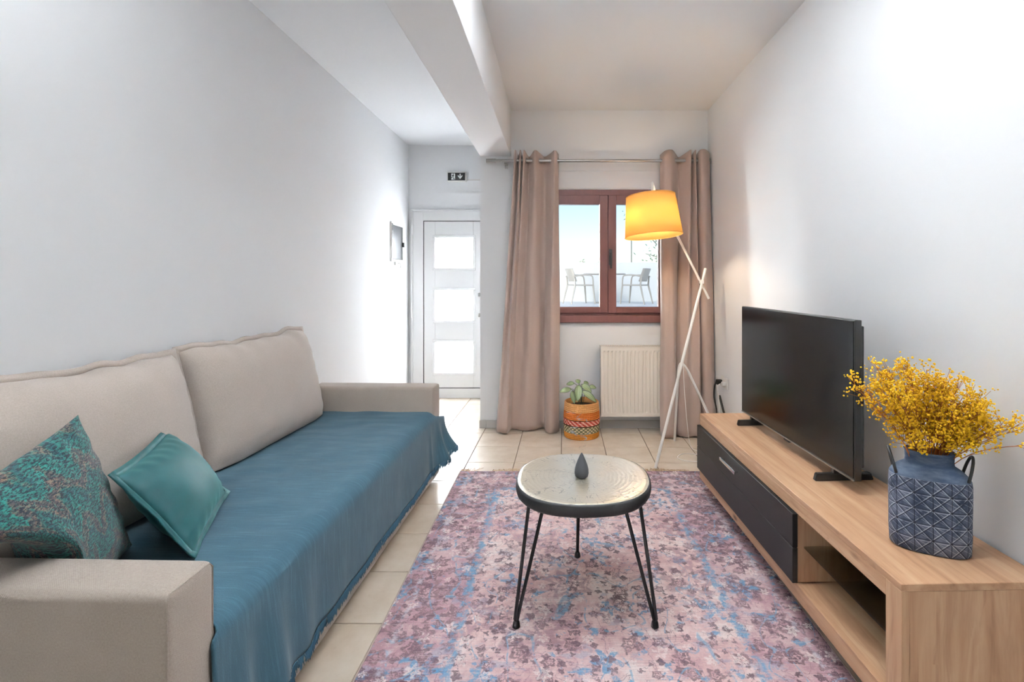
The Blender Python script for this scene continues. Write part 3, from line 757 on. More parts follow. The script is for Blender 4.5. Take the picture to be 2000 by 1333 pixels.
# ------------------------------------------------------------------ cushions
def cushion(name, W, Hh, Tk, O, ux, uy, mat, full=2.4, bexp=0.55, pinch=0.05, flange=0.0, wr=0.004, seed=0, n=40, clamp=None, puff=(1, 1), flmat=None, low=0.0, slack=0.0, fwob=0.006):
    """pillow built on the point O (middle of its lower edge); ux along the edge, uy up the face"""
    ux = Vector(ux).normalized(); uy = Vector(uy); uy = (uy-ux*uy.dot(ux)).normalized(); un = ux.cross(uy).normalized(); O = Vector(O); sink = Vector((0, 0, 0))
    def edge(u, v):
        return u*(1-pinch*(1-abs(v)**2.2)), v*(1-pinch*(1-abs(u)**2.2))
    verts = []; uvs = []; faces = []; idx = {}
    for side in (1, -1):
        for j in range(n+1):
            for i in range(n+1):
                u = math.sin((i/n*2-1)*PI/2)*0.35+(i/n*2-1)*0.65; v = math.sin((j/n*2-1)*PI/2)*0.35+(j/n*2-1)*0.65
                border = i in (0, n) or j in (0, n)
                if border and side == -1: idx[(side, i, j)] = idx[(1, i, j)]; continue
                eu, ev = edge(u, v)
                th = (max(0, 1-abs(u)**full)*max(0, 1-abs(v)**full))**bexp
                d = side*Tk/2*th*(puff[0] if side > 0 else puff[1])
                rim = (1-min(1, th*1.3))
                d += side*wr*(math.sin(u*23+seed+2*nz(v*3, seed))*sst(0.55, 1.0, abs(v))+math.sin(v*21+seed*2+2*nz(u*3, seed))*sst(0.55, 1.0, abs(u)))*sst(0.0, 0.35, th)
                d += side*wr*1.6*nz(u*2.2+seed, v*2.2, side)*th
                P = O+ux*(eu*W/2)+uy*((ev+1)*Hh/2)+un*d
                P = P+uy*(slack*(nz(u*2.1+seed*3, seed)+0.5*nz(u*5+seed, 7.7))*sst(0.2, 1.0, v))-Vector((0, 0, low))
                if clamp: P = clamp(P)
                idx[(side, i, j)] = len(verts); verts.append(P); uvs.append(((u+1)/2, (v+1)/2))
        for j in range(n):
            for i in range(n):
                q = [idx[(side, i, j)], idx[(side, i+1, j)], idx[(side, i+1, j+1)], idx[(side, i, j+1)]]
                faces.append(q if side > 0 else q[::-1])
    o = mk(name, verts, faces, mat, None, O, True)
    uvl = o.data.uv_layers.new(name='UVMap')
    for lp in o.data.loops: uvl.data[lp.index].uv = uvs[lp.vertex_index]
    if flange > 0:
        ring = []
        for k in range(n): ring.append((k/n*2-1, -1))
        for k in range(n): ring.append((1, k/n*2-1))
        for k in range(n): ring.append((1-k/n*2, 1))
        for k in range(n): ring.append((-1, 1-k/n*2))
        fv = []; ff = []
        for q, (u, v) in enumerate(ring):
            eu, ev = edge(u, v)
            du = (1 if u >= 1 else -1 if u <= -1 else 0); dv = (1 if v >= 1 else -1 if v <= -1 else 0)
            wob = fwob*math.sin(q*0.31+seed)+fwob*nz(q*0.35, seed); sv = uy*(slack*(nz(u*2.1+seed*3, seed)+0.5*nz(u*5+seed, 7.7))*sst(0.2, 1.0, v))-Vector((0, 0, low))
            P0 = sv+O+ux*(eu*W/2-du*0.006)+uy*((ev+1)*Hh/2-dv*0.006)
            P1 = sv+O+ux*(eu*W/2+du*flange)+uy*((ev+1)*Hh/2+dv*flange)+un*wob
            if clamp: P0 = clamp(P0); P1 = clamp(P1)
            fv += [P0, P1]
        m_ = len(ring)
        for q in range(m_):
            a = 2*q; b = 2*((q+1) % m_); ff.append((a, b, b+1, a+1))
        fl = mk('flange', [p-O for p in fv], ff, flmat or mat, o, None, True)
        md = fl.modifiers.new('thickness', 'SOLIDIFY'); md.thickness = 0.006; md.offset = 0
    return o
seatz = 0.472
def clamp_seat(P):
    return Vector((max(P.x, XL+0.012), P.y, max(P.z, seatz)))
ly = Vector((0.0275, 1, 0)).normalized()
c1 = cushion('back_cushion', 0.98, 0.56, 0.26, (-1.475, 1.555, seatz), ly, (-0.12, 0, 0.53), MAT['cushion'], 3.6, 0.45, 0.03, 0.022, 0.002, 1, 44, clamp_seat, (1.05, 0.7), None, 0.035, 0.022)
tag(c1, 'large taupe sofa back cushion nearer the camera, behind the teal pillows', 'cushion', 'large taupe back cushions')
c2 = cushion('back_cushion', 0.96, 0.56, 0.25, (-1.465, 2.575, seatz), ly, (-0.12, 0.0, 0.53), MAT['cushion'], 3.6, 0.45, 0.03, 0.022, 0.002, 5, 44, clamp_seat, (1.0, 0.7), None, 0.035, 0.022)
tag(c2, 'large taupe sofa back cushion beside the far armrest', 'cushion', 'large taupe back cushions')
def clamp_chev(P):
    y = P.y
    k = 0.035; w_ = 1-sst(0.60, 0.82, P.z); y = y+w_*k*math.log(1+math.exp((1.225-y)/k))
    return Vector((max(P.x, -1.44), y, max(P.z, seatz)))
T1 = Vector((-1.365, 1.46, 0.885)); Bv = Vector((0.075, 0.045, -0.407)); Hv = Vector((0.10, -0.43, -0.085))
p1 = cushion('throw_pillow', 0.52, 0.44, 0.17, T1+Bv+Hv.normalized()*0.25, -Hv, -Bv, MAT['chevron'], 2.3, 0.6, 0.06, 0, 0.003, 3, 44, clamp_chev)
tag(p1, 'teal and brown chevron knit pillow leaning by the near armrest', 'pillow')
p2 = cushion('throw_pillow', 0.463, 0.31, 0.15, (-1.1645, 1.6755, 0.480), (-0.4, 0.917, 0), (-0.917*0.1775, -0.4*0.1775, 0.254), MAT['velvet'], 2.2, 0.6, 0.07, 0.018, 0.002, 2, 40,
             lambda P: Vector((P.x, P.y, max(P.z, 0.474))), fwob=0.002)
tag(p2, 'small teal velvet pillow with flanged edges lying on the throw', 'pillow')

# ================================================================== coffee table
TC = Vector((0.102, 1.985, 0)); TH = 0.507; TR = 0.268
ct = empty('coffee_table', (TC.x, TC.y, 0)); tag(ct, 'round coffee table with log slice metal top and black hairpin legs', 'coffee table')
def rad(a): return TR*(1+0.028*math.cos(4*a-PI+0.15)+0.008*math.cos(2*a-0.5)+0.008*math.sin(3*a+1))
NA = 96; vt = []; ft = []
rings_ = [(0.0, 0.0), (0.25, 0.0), (0.5, 0.0), (0.75, 0.0), (0.93, 0.0), (0.975, -0.001), (0.985, -0.003)]
for (q, dz) in rings_[1:]:
    for k in range(NA):
        a = 2*PI*k/NA; vt.append((rad(a)*q*math.cos(a), rad(a)*q*math.sin(a), TH+dz))
vt.append((0, 0, TH)); ci = len(vt)-1
for k in range(NA): ft.append((ci, k, (k+1) % NA))
for r_ in range(len(rings_)-2):
    for k in range(NA): ft.append((r_*NA+k, r_*NA+NA+k, r_*NA+NA+(k+1) % NA, r_*NA+(k+1) % NA))
mk('top_plate', vt, ft, MAT['gold'], ct, None, True)
vt = []; ft = []
rim = [(0.982, -0.002), (1.0, -0.004), (1.012, -0.012), (1.014, -0.026), (1.004, -0.040), (0.975, -0.049), (0.90, -0.049), (0.0, -0.049)]
for (q, dz) in rim[:-1]:
    for k in range(NA):
        a = 2*PI*k/NA; w = 1+0.006*nz(math.cos(a)*6, math.sin(a)*6, dz*40)
        vt.append((rad(a)*q*w*math.cos(a), rad(a)*q*w*math.sin(a), TH+dz))
for r_ in range(len(rim)-2):
    for k in range(NA): ft.append((r_*NA+k, r_*NA+NA+k, r_*NA+NA+(k+1) % NA, r_*NA+(k+1) % NA))
ft.append(tuple(range((len(rim)-2)*NA, (len(rim)-1)*NA))[::-1])
mk('top_rim', vt, ft, MAT['black_rim'], ct, None, True)
feet = [(-0.252, -0.152), (0.258, -0.152), (-0.008, 0.312)]
for (fx, fy) in feet:
    f = Vector((fx, fy, 0.020)); d = Vector((fx, fy, 0)).normalized(); s = Vector((-d.y, d.x, 0))
    ap = Vector((d.x*0.185, d.y*0.185, TH-0.047))
    ao = Vector((d.x*0.240, d.y*0.240, TH-0.047)); ai = Vector((d.x*0.170, d.y*0.170, TH-0.047)); ap = (ao+ai)/2
    lg = tube('hairpin_leg', [ao, f+d*0.005+Vector((0, 0, 0.02)), f, f-d*0.005+Vector((0, 0, 0.02)), ai], 0.0068, MAT['black_metal'], ct, 10)
    lathe('foot_cap', [(0.011, 0.0), (0.0145, 0.003), (0.0125, 0.018), (0.009, 0.026)], MAT['black_plastic'], lg, 16, (fx, fy, 0.0078))
    box('mount_plate', ap.x-0.035, ap.x+0.035, ap.y-0.035, ap.y+0.035, TH-0.053, TH-0.049, MAT['black_metal'], lg, 0.001, 1)
# black cone on the table
cn = lathe('incense_cone', [(0.018, 0.0), (0.0255, 0.006), (0.0282, 0.018), (0.0272, 0.032), (0.0225, 0.050), (0.0155, 0.068), (0.008, 0.085), (0.002, 0.096)],
           MAT['cone'], None, 32, (0.097, 1.965, TH+0.001), True, (0.097, 1.965, TH+0.001), 60)
tag(cn, 'black teardrop shaped incense cone on the coffee table', 'incense cone')
# smoke ribbons curling up from it
bm = bmesh.new(); B = Vector((0.097, 1.965, TH+0.098)); rnd = random.Random(5)
def ribbon(pts, ws):
    pts = catmull(pts, 6); vs_ = []
    for i, p in enumerate(pts):
        w = ws[0]+(ws[1]-ws[0])*math.sin(PI*i/(len(pts)-1)); tw = i*0.22
        vs_.append((bm.verts.new(B+p-Vector((math.cos(tw)*0.3, 0.3, 1)).normalized()*w/2), bm.verts.new(B+p+Vector((math.cos(tw)*0.3, 0.3, 1)).normalized()*w/2)))
    for a, b in zip(vs_, vs_[1:]): bm.faces.new((a[0], b[0], b[1], a[1]))
ribbon([(0, 0, 0), (-0.006, 0, 0.005), (0.008, 0.003, 0.010), (-0.010, 0, 0.016), (-0.006, 0.002, 0.022), (0.016, 0, 0.027), (0.012, 0.002, 0.035), (-0.006, 0, 0.038)], (0.0006, 0.0016))
ribbon([(-0.01, 0, 0.045), (0.02, 0.004, 0.052), (0.012, 0, 0.062), (-0.015, 0.004, 0.064), (-0.030, 0, 0.078), (-0.052, 0.003, 0.090), (-0.035, 0, 0.100), (0.0, 0.004, 0.094)], (0.001, 0.010))
ribbon([(-0.012, 0, 0.074), (0.01, 0.004, 0.068), (0.035, 0, 0.080), (0.05, 0.004, 0.088)], (0.001, 0.008))
ribbon([(-0.016, 0, 0.118), (0.010, 0.004, 0.112), (0.022, 0, 0.126), (0.004, 0.004, 0.130), (-0.022, 0, 0.136), (-0.004, 0.003, 0.150), (0.006, 0, 0.178)], (0.001, 0.009))
ribbon([(-0.062, 0, 0.160), (-0.046, 0.004, 0.158), (-0.030, 0, 0.156), (-0.018, 0.004, 0.146)], (0.001, 0.008))
sm_ = mk_bm('smoke', bm, MAT['smoke'], None, tuple(B), True); tag(sm_, 'thin grey wisps of smoke curling above the black cone', 'smoke', None, 'stuff')

# ================================================================== television cabinet
CB = empty('tv_cabinet', (0.900, 1.302, 0), 0.0280); tag(CB, 'long low oak television cabinet with black drawer fronts', 'cabinet')
CL = 1.676; CD = 0.404; z0, z1 = 0.106, 0.490
box('top_board', 0.0, CD, 0.0, CL, z1-0.020, z1, MAT['oak_y'], CB, 0.0015, 1)
box('top_fascia', 0.0, 0.022, 0.0605, CL, z1-0.066, z1-0.0202, MAT['oak_y'], CB, 0.001, 1)
box('upright_fascia', 0.0, 0.022, 0.0, 0.060, z0, z1-0.0202, MAT['oak_z'], CB, 0.001, 1)
box('end_panel', 0.0225, CD-0.002, 0.002, 0.040, z0, z1-0.0205, MAT['oak_z'], CB, 0.001, 1)
box('end_panel', 0.0225, CD-0.002, CL-0.040, CL, z0, z1-0.0205, MAT['oak_z'], CB, 0.001, 1)
box('bottom_fascia', 0.0, 0.022, 0.0605, CL, z0, z0+0.058, MAT['oak_y'], CB, 0.001, 1)
box('bottom_board', 0.0225, CD-0.002, 0.0405, CL-0.0405, z0+0.030, z0+0.052, MAT['oak_y'], CB)
box('divider_panel', 0.006, CD-0.014, 0.545, 0.563, z0+0.059, z1-0.0675, MAT['oak_z'], CB)
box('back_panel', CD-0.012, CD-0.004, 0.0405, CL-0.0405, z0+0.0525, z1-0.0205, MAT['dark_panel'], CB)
box('glass_shelf', 0.030, CD-0.015, 0.042, 0.543, 0.292, 0.298, MAT['shelf_glass'], CB)
yd0, yd1 = 0.537, CL+0.001; zm = 0.297
d1 = box('drawer_front', -0.016, 0.004, yd0, yd1, zm+0.0012, z1-0.068, MAT['drawer'], CB, 0.0015, 1)
d2 = box('drawer_front', -0.016, 0.004, yd0, yd1, z0+0.060, zm-0.0012, MAT['drawer'], CB, 0.0015, 1)
boxes('handle', [(-0.038, -0.031, 1.045, 1.240, 0.369, 0.383), (-0.032, -0.0155, 1.055, 1.063, 0.372, 0.380), (-0.032, -0.0155, 1.222, 1.230, 0.372, 0.380)], MAT['chrome'], d1, 0.001)
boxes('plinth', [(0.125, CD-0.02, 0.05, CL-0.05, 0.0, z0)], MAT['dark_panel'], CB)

# ------------------------------------------------------------------ television
TV = empty('television', (1.078, 2.335, 0.490), 0.0449); tag(TV, 'black flat screen television standing on the oak cabinet', 'television')
w = 0.500
box('bezel', -0.004, 0.024, -w, w, 0.052, 0.648, MAT['black_plastic'], TV, 0.003)
box('screen', -0.0062, -0.003, -w+0.006, w-0.006, 0.062, 0.643, MAT['screen'], TV)
box('bottom_trim', -0.0072, -0.003, -w+0.002, w-0.002, 0.0515, 0.0565, MAT['steel'], TV)
box('rear_housing', 0.022, 0.062, -w+0.06, w-0.06, 0.055, 0.36, MAT['black_plastic'], TV, 0.012)
box('rear_edge', 0.020, 0.036, -w+0.004, w-0.01, 0.10, 0.625, MAT['black_plastic'], TV, 0.004)
box('sensor_bump', -0.006, 0.012, -0.025, 0.025, 0.040, 0.0525, MAT['black_plastic'], TV, 0.004)
for fy in (-0.355, 0.395):
    bm = bmesh.new()
    add_box(bm, -0.075, 0.165, fy-0.011, fy+0.011, 0.001, 0.030)
    for v in bm.verts:
        if v.co.x > 0.1 and v.co.z > 0.02: v.co.x -= 0.012
        if v.co.x < 0 and v.co.z > 0.02: v.co.x += 0.008
    bmesh.ops.bevel(bm, geom=bm.edges[:], offset=0.003, segments=2, affect='EDGES')
    ft_ = mk_bm('stand_foot', bm, MAT['black_plastic'], TV)
    box('foot_post', 0.0, 0.022, fy-0.010, fy+0.010, 0.029, 0.060, MAT['black_plastic'], ft_, 0.002)

# ------------------------------------------------------------------ vase
VC = (1.108, 1.484, 0.4905); VA = -0.47
vz = empty('vase', VC, VA); tag(vz, 'blue grey oval ceramic vase with triangle pattern and black handles', 'vase')
def oval(a, b, n, k, N):
    t = 2*PI*k/N; c, s = math.cos(t), math.sin(t)
    return (a*math.copysign(abs(c)**(2/n), c), b*math.copysign(abs(s)**(2/n), s))
N = 72
def ovalshell(name, prof, mat, parent, uvs=None, n=2.5, bevcap=False):
    vts = []; fcs = []
    for (a, b, z, nn) in prof:
        for k in range(N):
            x, y = oval(a, b, nn, k, N); vts.append((x, y, z))
    for r in range(len(prof)-1):
        for k in range(N): fcs.append((r*N+k, r*N+(k+1) % N, r*N+N+(k+1) % N, r*N+N+k))
    if bevcap: fcs.append(tuple(range(N))[::-1])
    o = mk(name, vts, fcs, mat, parent, None, True)
    if uvs:
        per = [0]
        for k in range(N):
            x0, y0 = oval(prof[1][0], prof[1][1], prof[1][3], k, N); x1, y1 = oval(prof[1][0], prof[1][1], prof[1][3], (k+1) % N, N)
            per.append(per[-1]+math.hypot(x1-x0, y1-y0))
        tot = per[-1]; cells = 12
        ul = o.data.uv_layers.new(name='UVMap')
        for p in o.data.polygons:
            ks = [vi % N for vi in p.vertices]
            wrap = max(ks)-min(ks) > N/2
            for li, vi in zip(p.loop_indices, p.vertices):
                k = vi % N; kk = N if (wrap and k == 0) else k
                ul.data[li].uv = (per[kk]/tot*cells, o.data.vertices[vi].co.z/0.0436)
    return o
ovalshell('body', [(0.094, 0.052, 0.0, 2.5), (0.099, 0.057, 0.004, 2.5), (0.101, 0.058, 0.05, 2.5), (0.101, 0.058, 0.10, 2.5), (0.102, 0.058, 0.15, 2.5), (0.102, 0.058, 0.2, 2.5), (0.100, 0.057, 0.214, 2.5)],
          MAT['vase'], vz, True, 2.5, True)
ovalshell('shoulder', [(0.100, 0.057, 0.214, 2.5), (0.094, 0.054, 0.224, 2.4), (0.080, 0.050, 0.238, 2.2), (0.066, 0.047, 0.247, 2.0), (0.061, 0.045, 0.251, 2.0), (0.060, 0.044, 0.262, 2.0), (0.061, 0.045, 0.282, 2.0), (0.064, 0.048, 0.288, 2.0), (0.062, 0.046, 0.290, 2.0),
          (0.056, 0.040, 0.286, 2.0), (0.054, 0.038, 0.20, 2.0)], MAT['vase_plain'], vz)
for s in (-1, 1):
    pts = []
    for k in range(17):
        a = PI*k/16; pts.append((s*(0.086+0.016*math.sin(a)), -0.034*math.cos(a), 0.218+0.066*math.sin(a)))
    tube('handle', pts, 0.0042, MAT['black_metal'], vz, 8)

# ------------------------------------------------------------------ dried flowers
NK = Vector((VC[0], VC[1], VC[2]+0.27))
bq = empty('dried_flowers', NK); tag(bq, 'bunch of dried yellow flowers standing in the blue vase', 'flowers')
rnd = random.Random(21)
ico = bmesh.new(); bmesh.ops.create_icosphere(ico, subdivisions=1, radius=1.0)
iv = [v.co.copy() for v in ico.verts]; ifc = [[v.index for v in f.verts] for f in ico.faces]; ico.free()
TIPS = []
for k in range(46):
    f = (k+0.5)/46; ang = math.radians(-44+94*f) + rnd.uniform(-0.08, 0.08)
    L = (0.345-0.165*f)*rnd.uniform(0.74, 1.04)
    TIPS.append((Vector((math.sin(ang)*L*0.93, rnd.uniform(-0.075, 0.060)-0.10*max(0, f-0.5), math.cos(ang)*L*0.92)), 1))
TIPS.append((Vector((0.165, -0.155, 0.135)), 0)); TIPS.append((Vector((0.155, -0.175, 0.090)), 0))
for k in range(14):
    TIPS.append((Vector((rnd.uniform(-0.10, 0.09), rnd.uniform(-0.06, 0.02), rnd.uniform(0.045, 0.10))), 2))
XMAX = XR-0.010-NK.x
for (tip, dense) in TIPS:
    base = Vector((tip.x*0.12+rnd.uniform(-0.02, 0.02), rnd.uniform(-0.014, 0.014), -0.10))
    mouth = Vector((max(-0.046, min(0.046, tip.x*0.22+rnd.uniform(-0.012, 0.012))), max(-0.030, min(0.030, tip.y*0.25)), 0.02))
    main = bez(base, mouth, mouth+(tip-mouth)*0.45+Vector((0, 0, 0.012)), tip, 10)
    bs = bmesh.new(); add_tube(bs, main, [0.0013]*6+[0.001]*5, 4)
    blo_v = []; blo_f = []
    def blossom(p, r):
        if p.x > XMAX: p = Vector((XMAX-rnd.random()*0.02, p.y, p.z))
        o_ = len(blo_v); sx, sy, sz = (rnd.uniform(0.7, 1.2) for _ in range(3))
        for v in iv: blo_v.append(p+Vector((v.x*r*sx, v.y*r*sy, v.z*r*sz)))
        for f_ in ifc: blo_f.append([q+o_ for q in f_])
    nb = (34 if dense == 1 else 11 if dense == 0 else 10)
    for q in range(nb):
        t = rnd.uniform(0.30, 1.0)**0.75; i = min(9, int(t*10)); p = main[i].lerp(main[i+1], t*10-i)
        d = (tip-mouth).normalized()*rnd.uniform(0.02, 0.05)+Vector((rnd.uniform(-1, 1), rnd.uniform(-1, 1), rnd.uniform(-0.7, 1)))*rnd.uniform(0.012, 0.036)
        e_ = p+d*(0.8 if dense else 0.55)
        if e_.x > XMAX-0.004: e_.x = XMAX-0.004-rnd.random()*0.02
        add_tube(bs, [p, p.lerp(e_, 0.5)+Vector((0, 0, -0.002)), e_], 0.0006, 3, False)
        for r_ in range(rnd.randint(3, 6)):
            blossom(e_+Vector((rnd.gauss(0, 1), rnd.gauss(0, 1), rnd.gauss(0, 1)))*0.0062, rnd.uniform(0.0022, 0.0040))
    st_ = mk_bm('flower_stem', bs, MAT['stem'], bq)
    bo = mk('blossoms', blo_v, blo_f, MAT['blossom'], st_, None, True); bo['kind'] = 'stuff'

# ================================================================== curtains
RZ = 2.302; RY = 4.235
rod = empty('curtain_rod', (0.36, RY, RZ)); tag(rod, 'brushed steel curtain rod above the window', 'curtain rod')
tube('rod', [(-0.955, 0, 0), (0.935, 0, 0)], 0.0125, MAT['steel'], rod, 14)
for a, b in ((-0.962, -0.880), (0.880, 0.942)):
    tube('finial', [(a, 0, 0), (b, 0, 0)], 0.0165, MAT['steel'], rod, 14)
for x in (-0.80, 0.905):
    boxes('bracket', [(x-0.008, x+0.008, 0.0, YB-RY, -0.024, -0.012), (x-0.014, x+0.014, YB-RY-0.008, YB-RY, -0.045, 0.020)], MAT['steel'], rod, 0.001)
def curtain(topc, botc, yt, yb, label, zb=0.012):
    def X(px, Y): return (px-1088)*Y/973
    sub = 8
    top = catmull([Vector((X(p, yt), yt+d, 0)) for p, d in topc], sub)
    bot = catmull([Vector((min(X(p, yb), XR-0.012), yb+d*1.35, 0)) for p, d in botc], sub)
    n = len(top); rows = 44; vts = []; fcs = []
    for j in range(rows+1):
        t = j/rows; e = t**1.15
        for i in range(n):
            p = top[i].lerp(bot[i], e)
            ztop = RZ+0.068-0.020*(top[i].y-yt)/0.045-0.006
            z = ztop+(zb+0.010*nz(i*0.21, 3.3)-ztop)*t
            amp = 0.012*math.sin(PI*t)
            y = p.y+amp*nz(i*0.16, t*3.0, 5)
            vts.append((min(p.x+amp*nz(i*0.12, t*2.4, 9), XR-0.011), y, z))
    for j in range(rows):
        for i in range(n-1):
            a = j*n+i; fcs.append((a, a+1, a+n+1, a+n))
    org = (sum(v.x for v in bot)/n, yb, 0.012)
    c = empty('curtain', org); tag(c, label, 'curtain', 'window curtains')
    o = mk('curtain_panel', [Vector(v)-Vector(org) for v in vts], fcs, MAT['curtain'], c, None, True)
    md = o.modifiers.new('thickness', 'SOLIDIFY'); md.thickness = 0.0035; md.offset = 0
    # hem
    # eyelets where the cloth crosses the rod
    for i in range(n-1):
        y0, y1 = top[i].y-RY, top[i+1].y-RY
        if y0*y1 < 0 or y0 == 0:
            f = abs(y0)/(abs(y0)+abs(y1)+1e-9); p = top[i].lerp(top[i+1], f)
            tn = (top[i+1]-top[i]).normalized(); up = Vector((0, 0, 1))
            pts = [Vector((p.x, RY, RZ))-Vector(org)+(tn*math.cos(a)+up*math.sin(a))*0.021 for a in [2*PI*k/16 for k in range(16)]]
            tube('eyelet', pts, 0.0042, MAT['steel'], c, 6, None, True)
    return c
curtain([(1003, .03), (1007, -.045), (1012, .03), (1017, -.045), (1020, .03), (1024, -.045), (1033, .04), (1045, -.04), (1055, 0), (1064, .04), (1075, 0), (1084, -.04), (1091, .01)],
        [(968, .04), (972, -.02), (980, -.045), (991, -.06), (995, -.01), (998, .03), (1012, .02), (1030, 0), (1047, .02), (1062, .06), (1067, -.02), (1078, -.05), (1092, -.01)],
        RY, 4.215, 'mauve beige eyelet curtain on the left of the window, beside the plant')
curtain([(1290, .02), (1298, -.035), (1310, -.045), (1319, 0), (1328, .045), (1338, 0), (1347, -.045), (1351, .03), (1356, -.045), (1360, .03), (1365, -.045), (1376, -.045), (1386, .0)],
        [(1291, .02), (1294, -.03), (1305, -.045), (1317, -.03), (1321, .04), (1324, 0), (1335, -.03), (1350, -.02), (1366, -.03), (1372, .03), (1378, -.02), (1390, -.03), (1400, .0)],
        RY, 4.085, 'mauve beige eyelet curtain on the right of the window, behind the lamp')

# ================================================================== radiator
RX0, RX1, RZ0, RZ1 = 0.370, 0.985, 0.136, 0.729
rd = empty('radiator', ((RX0+RX1)/2, 4.245, RZ0)); tag(rd, 'cream ribbed panel radiator under the window', 'radiator')
hw = (RX1-RX0)/2; hh = RZ1-RZ0; fy = 4.192-4.245
bm = bmesh.new(); ncol = 18; pit = (2*hw-0.03)/ncol
xs_ = [-hw]; 
prof_x = [(-hw, 0.0), (-hw+0.012, 0.0)]
for k in range(ncol):
    a = -hw+0.015+k*pit
    prof_x += [(a+pit*0.12, 0.0), (a+pit*0.28, 0.0085), (a+pit*0.48, 0.0085), (a+pit*0.64, 0.0)]
prof_x += [(hw-0.012, 0.0), (hw, 0.0)]
zr = [(0.0, 0.0), (0.030, 0.0), (0.046, 1.0), (hh-0.052, 1.0), (hh-0.036, 0.0), (hh-0.004, 0.0)]
vts = [(x, fy+d*k, z) for (z, k) in zr for (x, d) in prof_x]; m_ = len(prof_x); fcs = []
for j in range(len(zr)-1):
    for i in range(m_-1): fcs.append((j*m_+i, j*m_+i+1, j*m_+m_+i+1, j*m_+m_+i))
o = mk('front_panel', vts, fcs, MAT['radiator'], rd); 
boxes('casing', [(-hw, hw, fy+0.009, fy+0.016, 0.0, hh-0.004), (-hw, -hw+0.006, fy-0.001, 4.30-4.245, 0.004, hh), (hw-0.006, hw, fy-0.001, 4.30-4.245, 0.004, hh), (-hw, hw, 0.045, 0.055, 0.0, hh-0.01)], MAT['radiator'], rd)
boxes('top_grille', [(-hw+0.006, hw-0.006, fy, fy+0.012, hh-0.006, hh)]+[(-hw+0.012+k*0.0197, -hw+0.024+k*0.0197, fy+0.012, 0.050, hh-0.006, hh-0.001) for k in range(30)], MAT['radiator'], rd)
for bx_ in (-0.2, 0.17): box('wall_bracket', bx_, bx_+0.03, 0.055, 0.0899, 0.05, hh-0.05, MAT['radiator'], rd)

# ================================================================== floor lamp
F1, F2, F3 = Vector((0.669, 3.392, 0.004)), Vector((0.940, 3.985, 0.004)), Vector((1.262, 3.72, 0.004))
LT = Vector((1.1475, 3.85, 1.376)); LJ = F1.lerp(LT, 0.472)
fl = empty('floor_lamp', (0.90, 3.66, 0)); tag(fl, 'white tripod floor lamp with yellow drum shade', 'floor lamp')
LO = Vector((0.90, 3.66, 0))
def lp(*p): return [Vector(q)-LO for q in p]
tube('main_pole', lp(F1, LT), 0.0105, MAT['lamp_white'], fl, 12)
apx = LJ+Vector((0.012, 0.016, 0.010))
d2_ = (F2-apx).normalized(); d3_ = (F3-apx).normalized()
arc = bez(apx+d2_*0.06+Vector((-0.018, 0.010, 0)), apx-d2_*0.05+Vector((-0.018, 0.010, 0)), apx-d3_*0.05+Vector((0.026, -0.006, 0)), apx+d3_*0.07+Vector((0.026, -0.006, 0)), 14)
tube('leg_bow', [F2-LO]+[p-LO for p in arc]+[F3-LO], 0.0095, MAT['lamp_white'], fl, 12)
RE = Vector((1.180, 3.872, 1.142)); RT = Vector((0.762, 3.880, 1.985))
SHC = Vector((0.690, 3.62, 1.752))
hook = bez(RT, RT+(RT-RE).normalized()*0.07, SHC+Vector((0.02, 0.05, 0.29)), SHC+Vector((0.0, 0.0, 0.150)), 12)
tube('upper_arm', [p-LO for p in [RE]+hook], 0.0095, MAT['lamp_white'], fl, 12)
cr_ = F1.lerp(LT, 0.925)
box('joint', cr_.x-LO.x-0.012, cr_.x-LO.x+0.012, cr_.y-LO.y-0.014, cr_.y-LO.y+0.045, cr_.z-0.014, cr_.z+0.014, MAT['lamp_white'], fl, 0.004)
tilt = Matrix.Translation(SHC-LO) @ Matrix.Rotation(math.radians(-4.0), 4, 'Y') @ Matrix.Rotation(math.radians(-3.5), 4, 'X')
def tilted(o): o.matrix_local = tilt; return o
sh = lathe('lamp_shade', [(0.207, -0.146), (0.177, 0.146)], MAT['shade'], fl, 64, cap=False); tilted(sh)
md = sh.modifiers.new('thickness', 'SOLIDIFY'); md.thickness = 0.003; md.offset = -1
def ringpts(r, z, n=48): return [(r*math.cos(2*PI*k/n), r*math.sin(2*PI*k/n), z) for k in range(n)]
for r, z in ((0.2065, -0.146), (0.1765, 0.146)):
    t_ = tube('shade_rim', ringpts(r, z), 0.0028, MAT['shade'], sh, 6, None, True)
bm = bmesh.new()
for k in range(3):
    a = 2*PI*k/3+0.4; add_tube(bm, [(0.02*math.cos(a), 0.02*math.sin(a), 0.125), (0.176*math.cos(a), 0.176*math.sin(a), 0.138)], 0.002, 5)
mk_bm('shade_spider', bm, MAT['lamp_white'], sh)
lathe('bulb_socket', [(0.018, 0.15), (0.020, 0.08), (0.016, 0.07)], MAT['lamp_white'], sh, 16)
lathe('bulb', [(0.012, 0.07), (0.022, 0.05), (0.030, 0.025), (0.026, 0.0), (0.012, -0.012), (0.001, -0.014)], MAT['bulb'], sh, 16)
bd = bpy.data.lights.new('bulb_light', 'POINT'); bd.energy = 6.0; bd.color = (1.0, 0.80, 0.56); bd.shadow_soft_size = 0.035
bo_ = bpy.data.objects.new('bulb_light', bd); COL.objects.link(bo_); bo_.location = SHC+Vector((0, 0, -0.03))
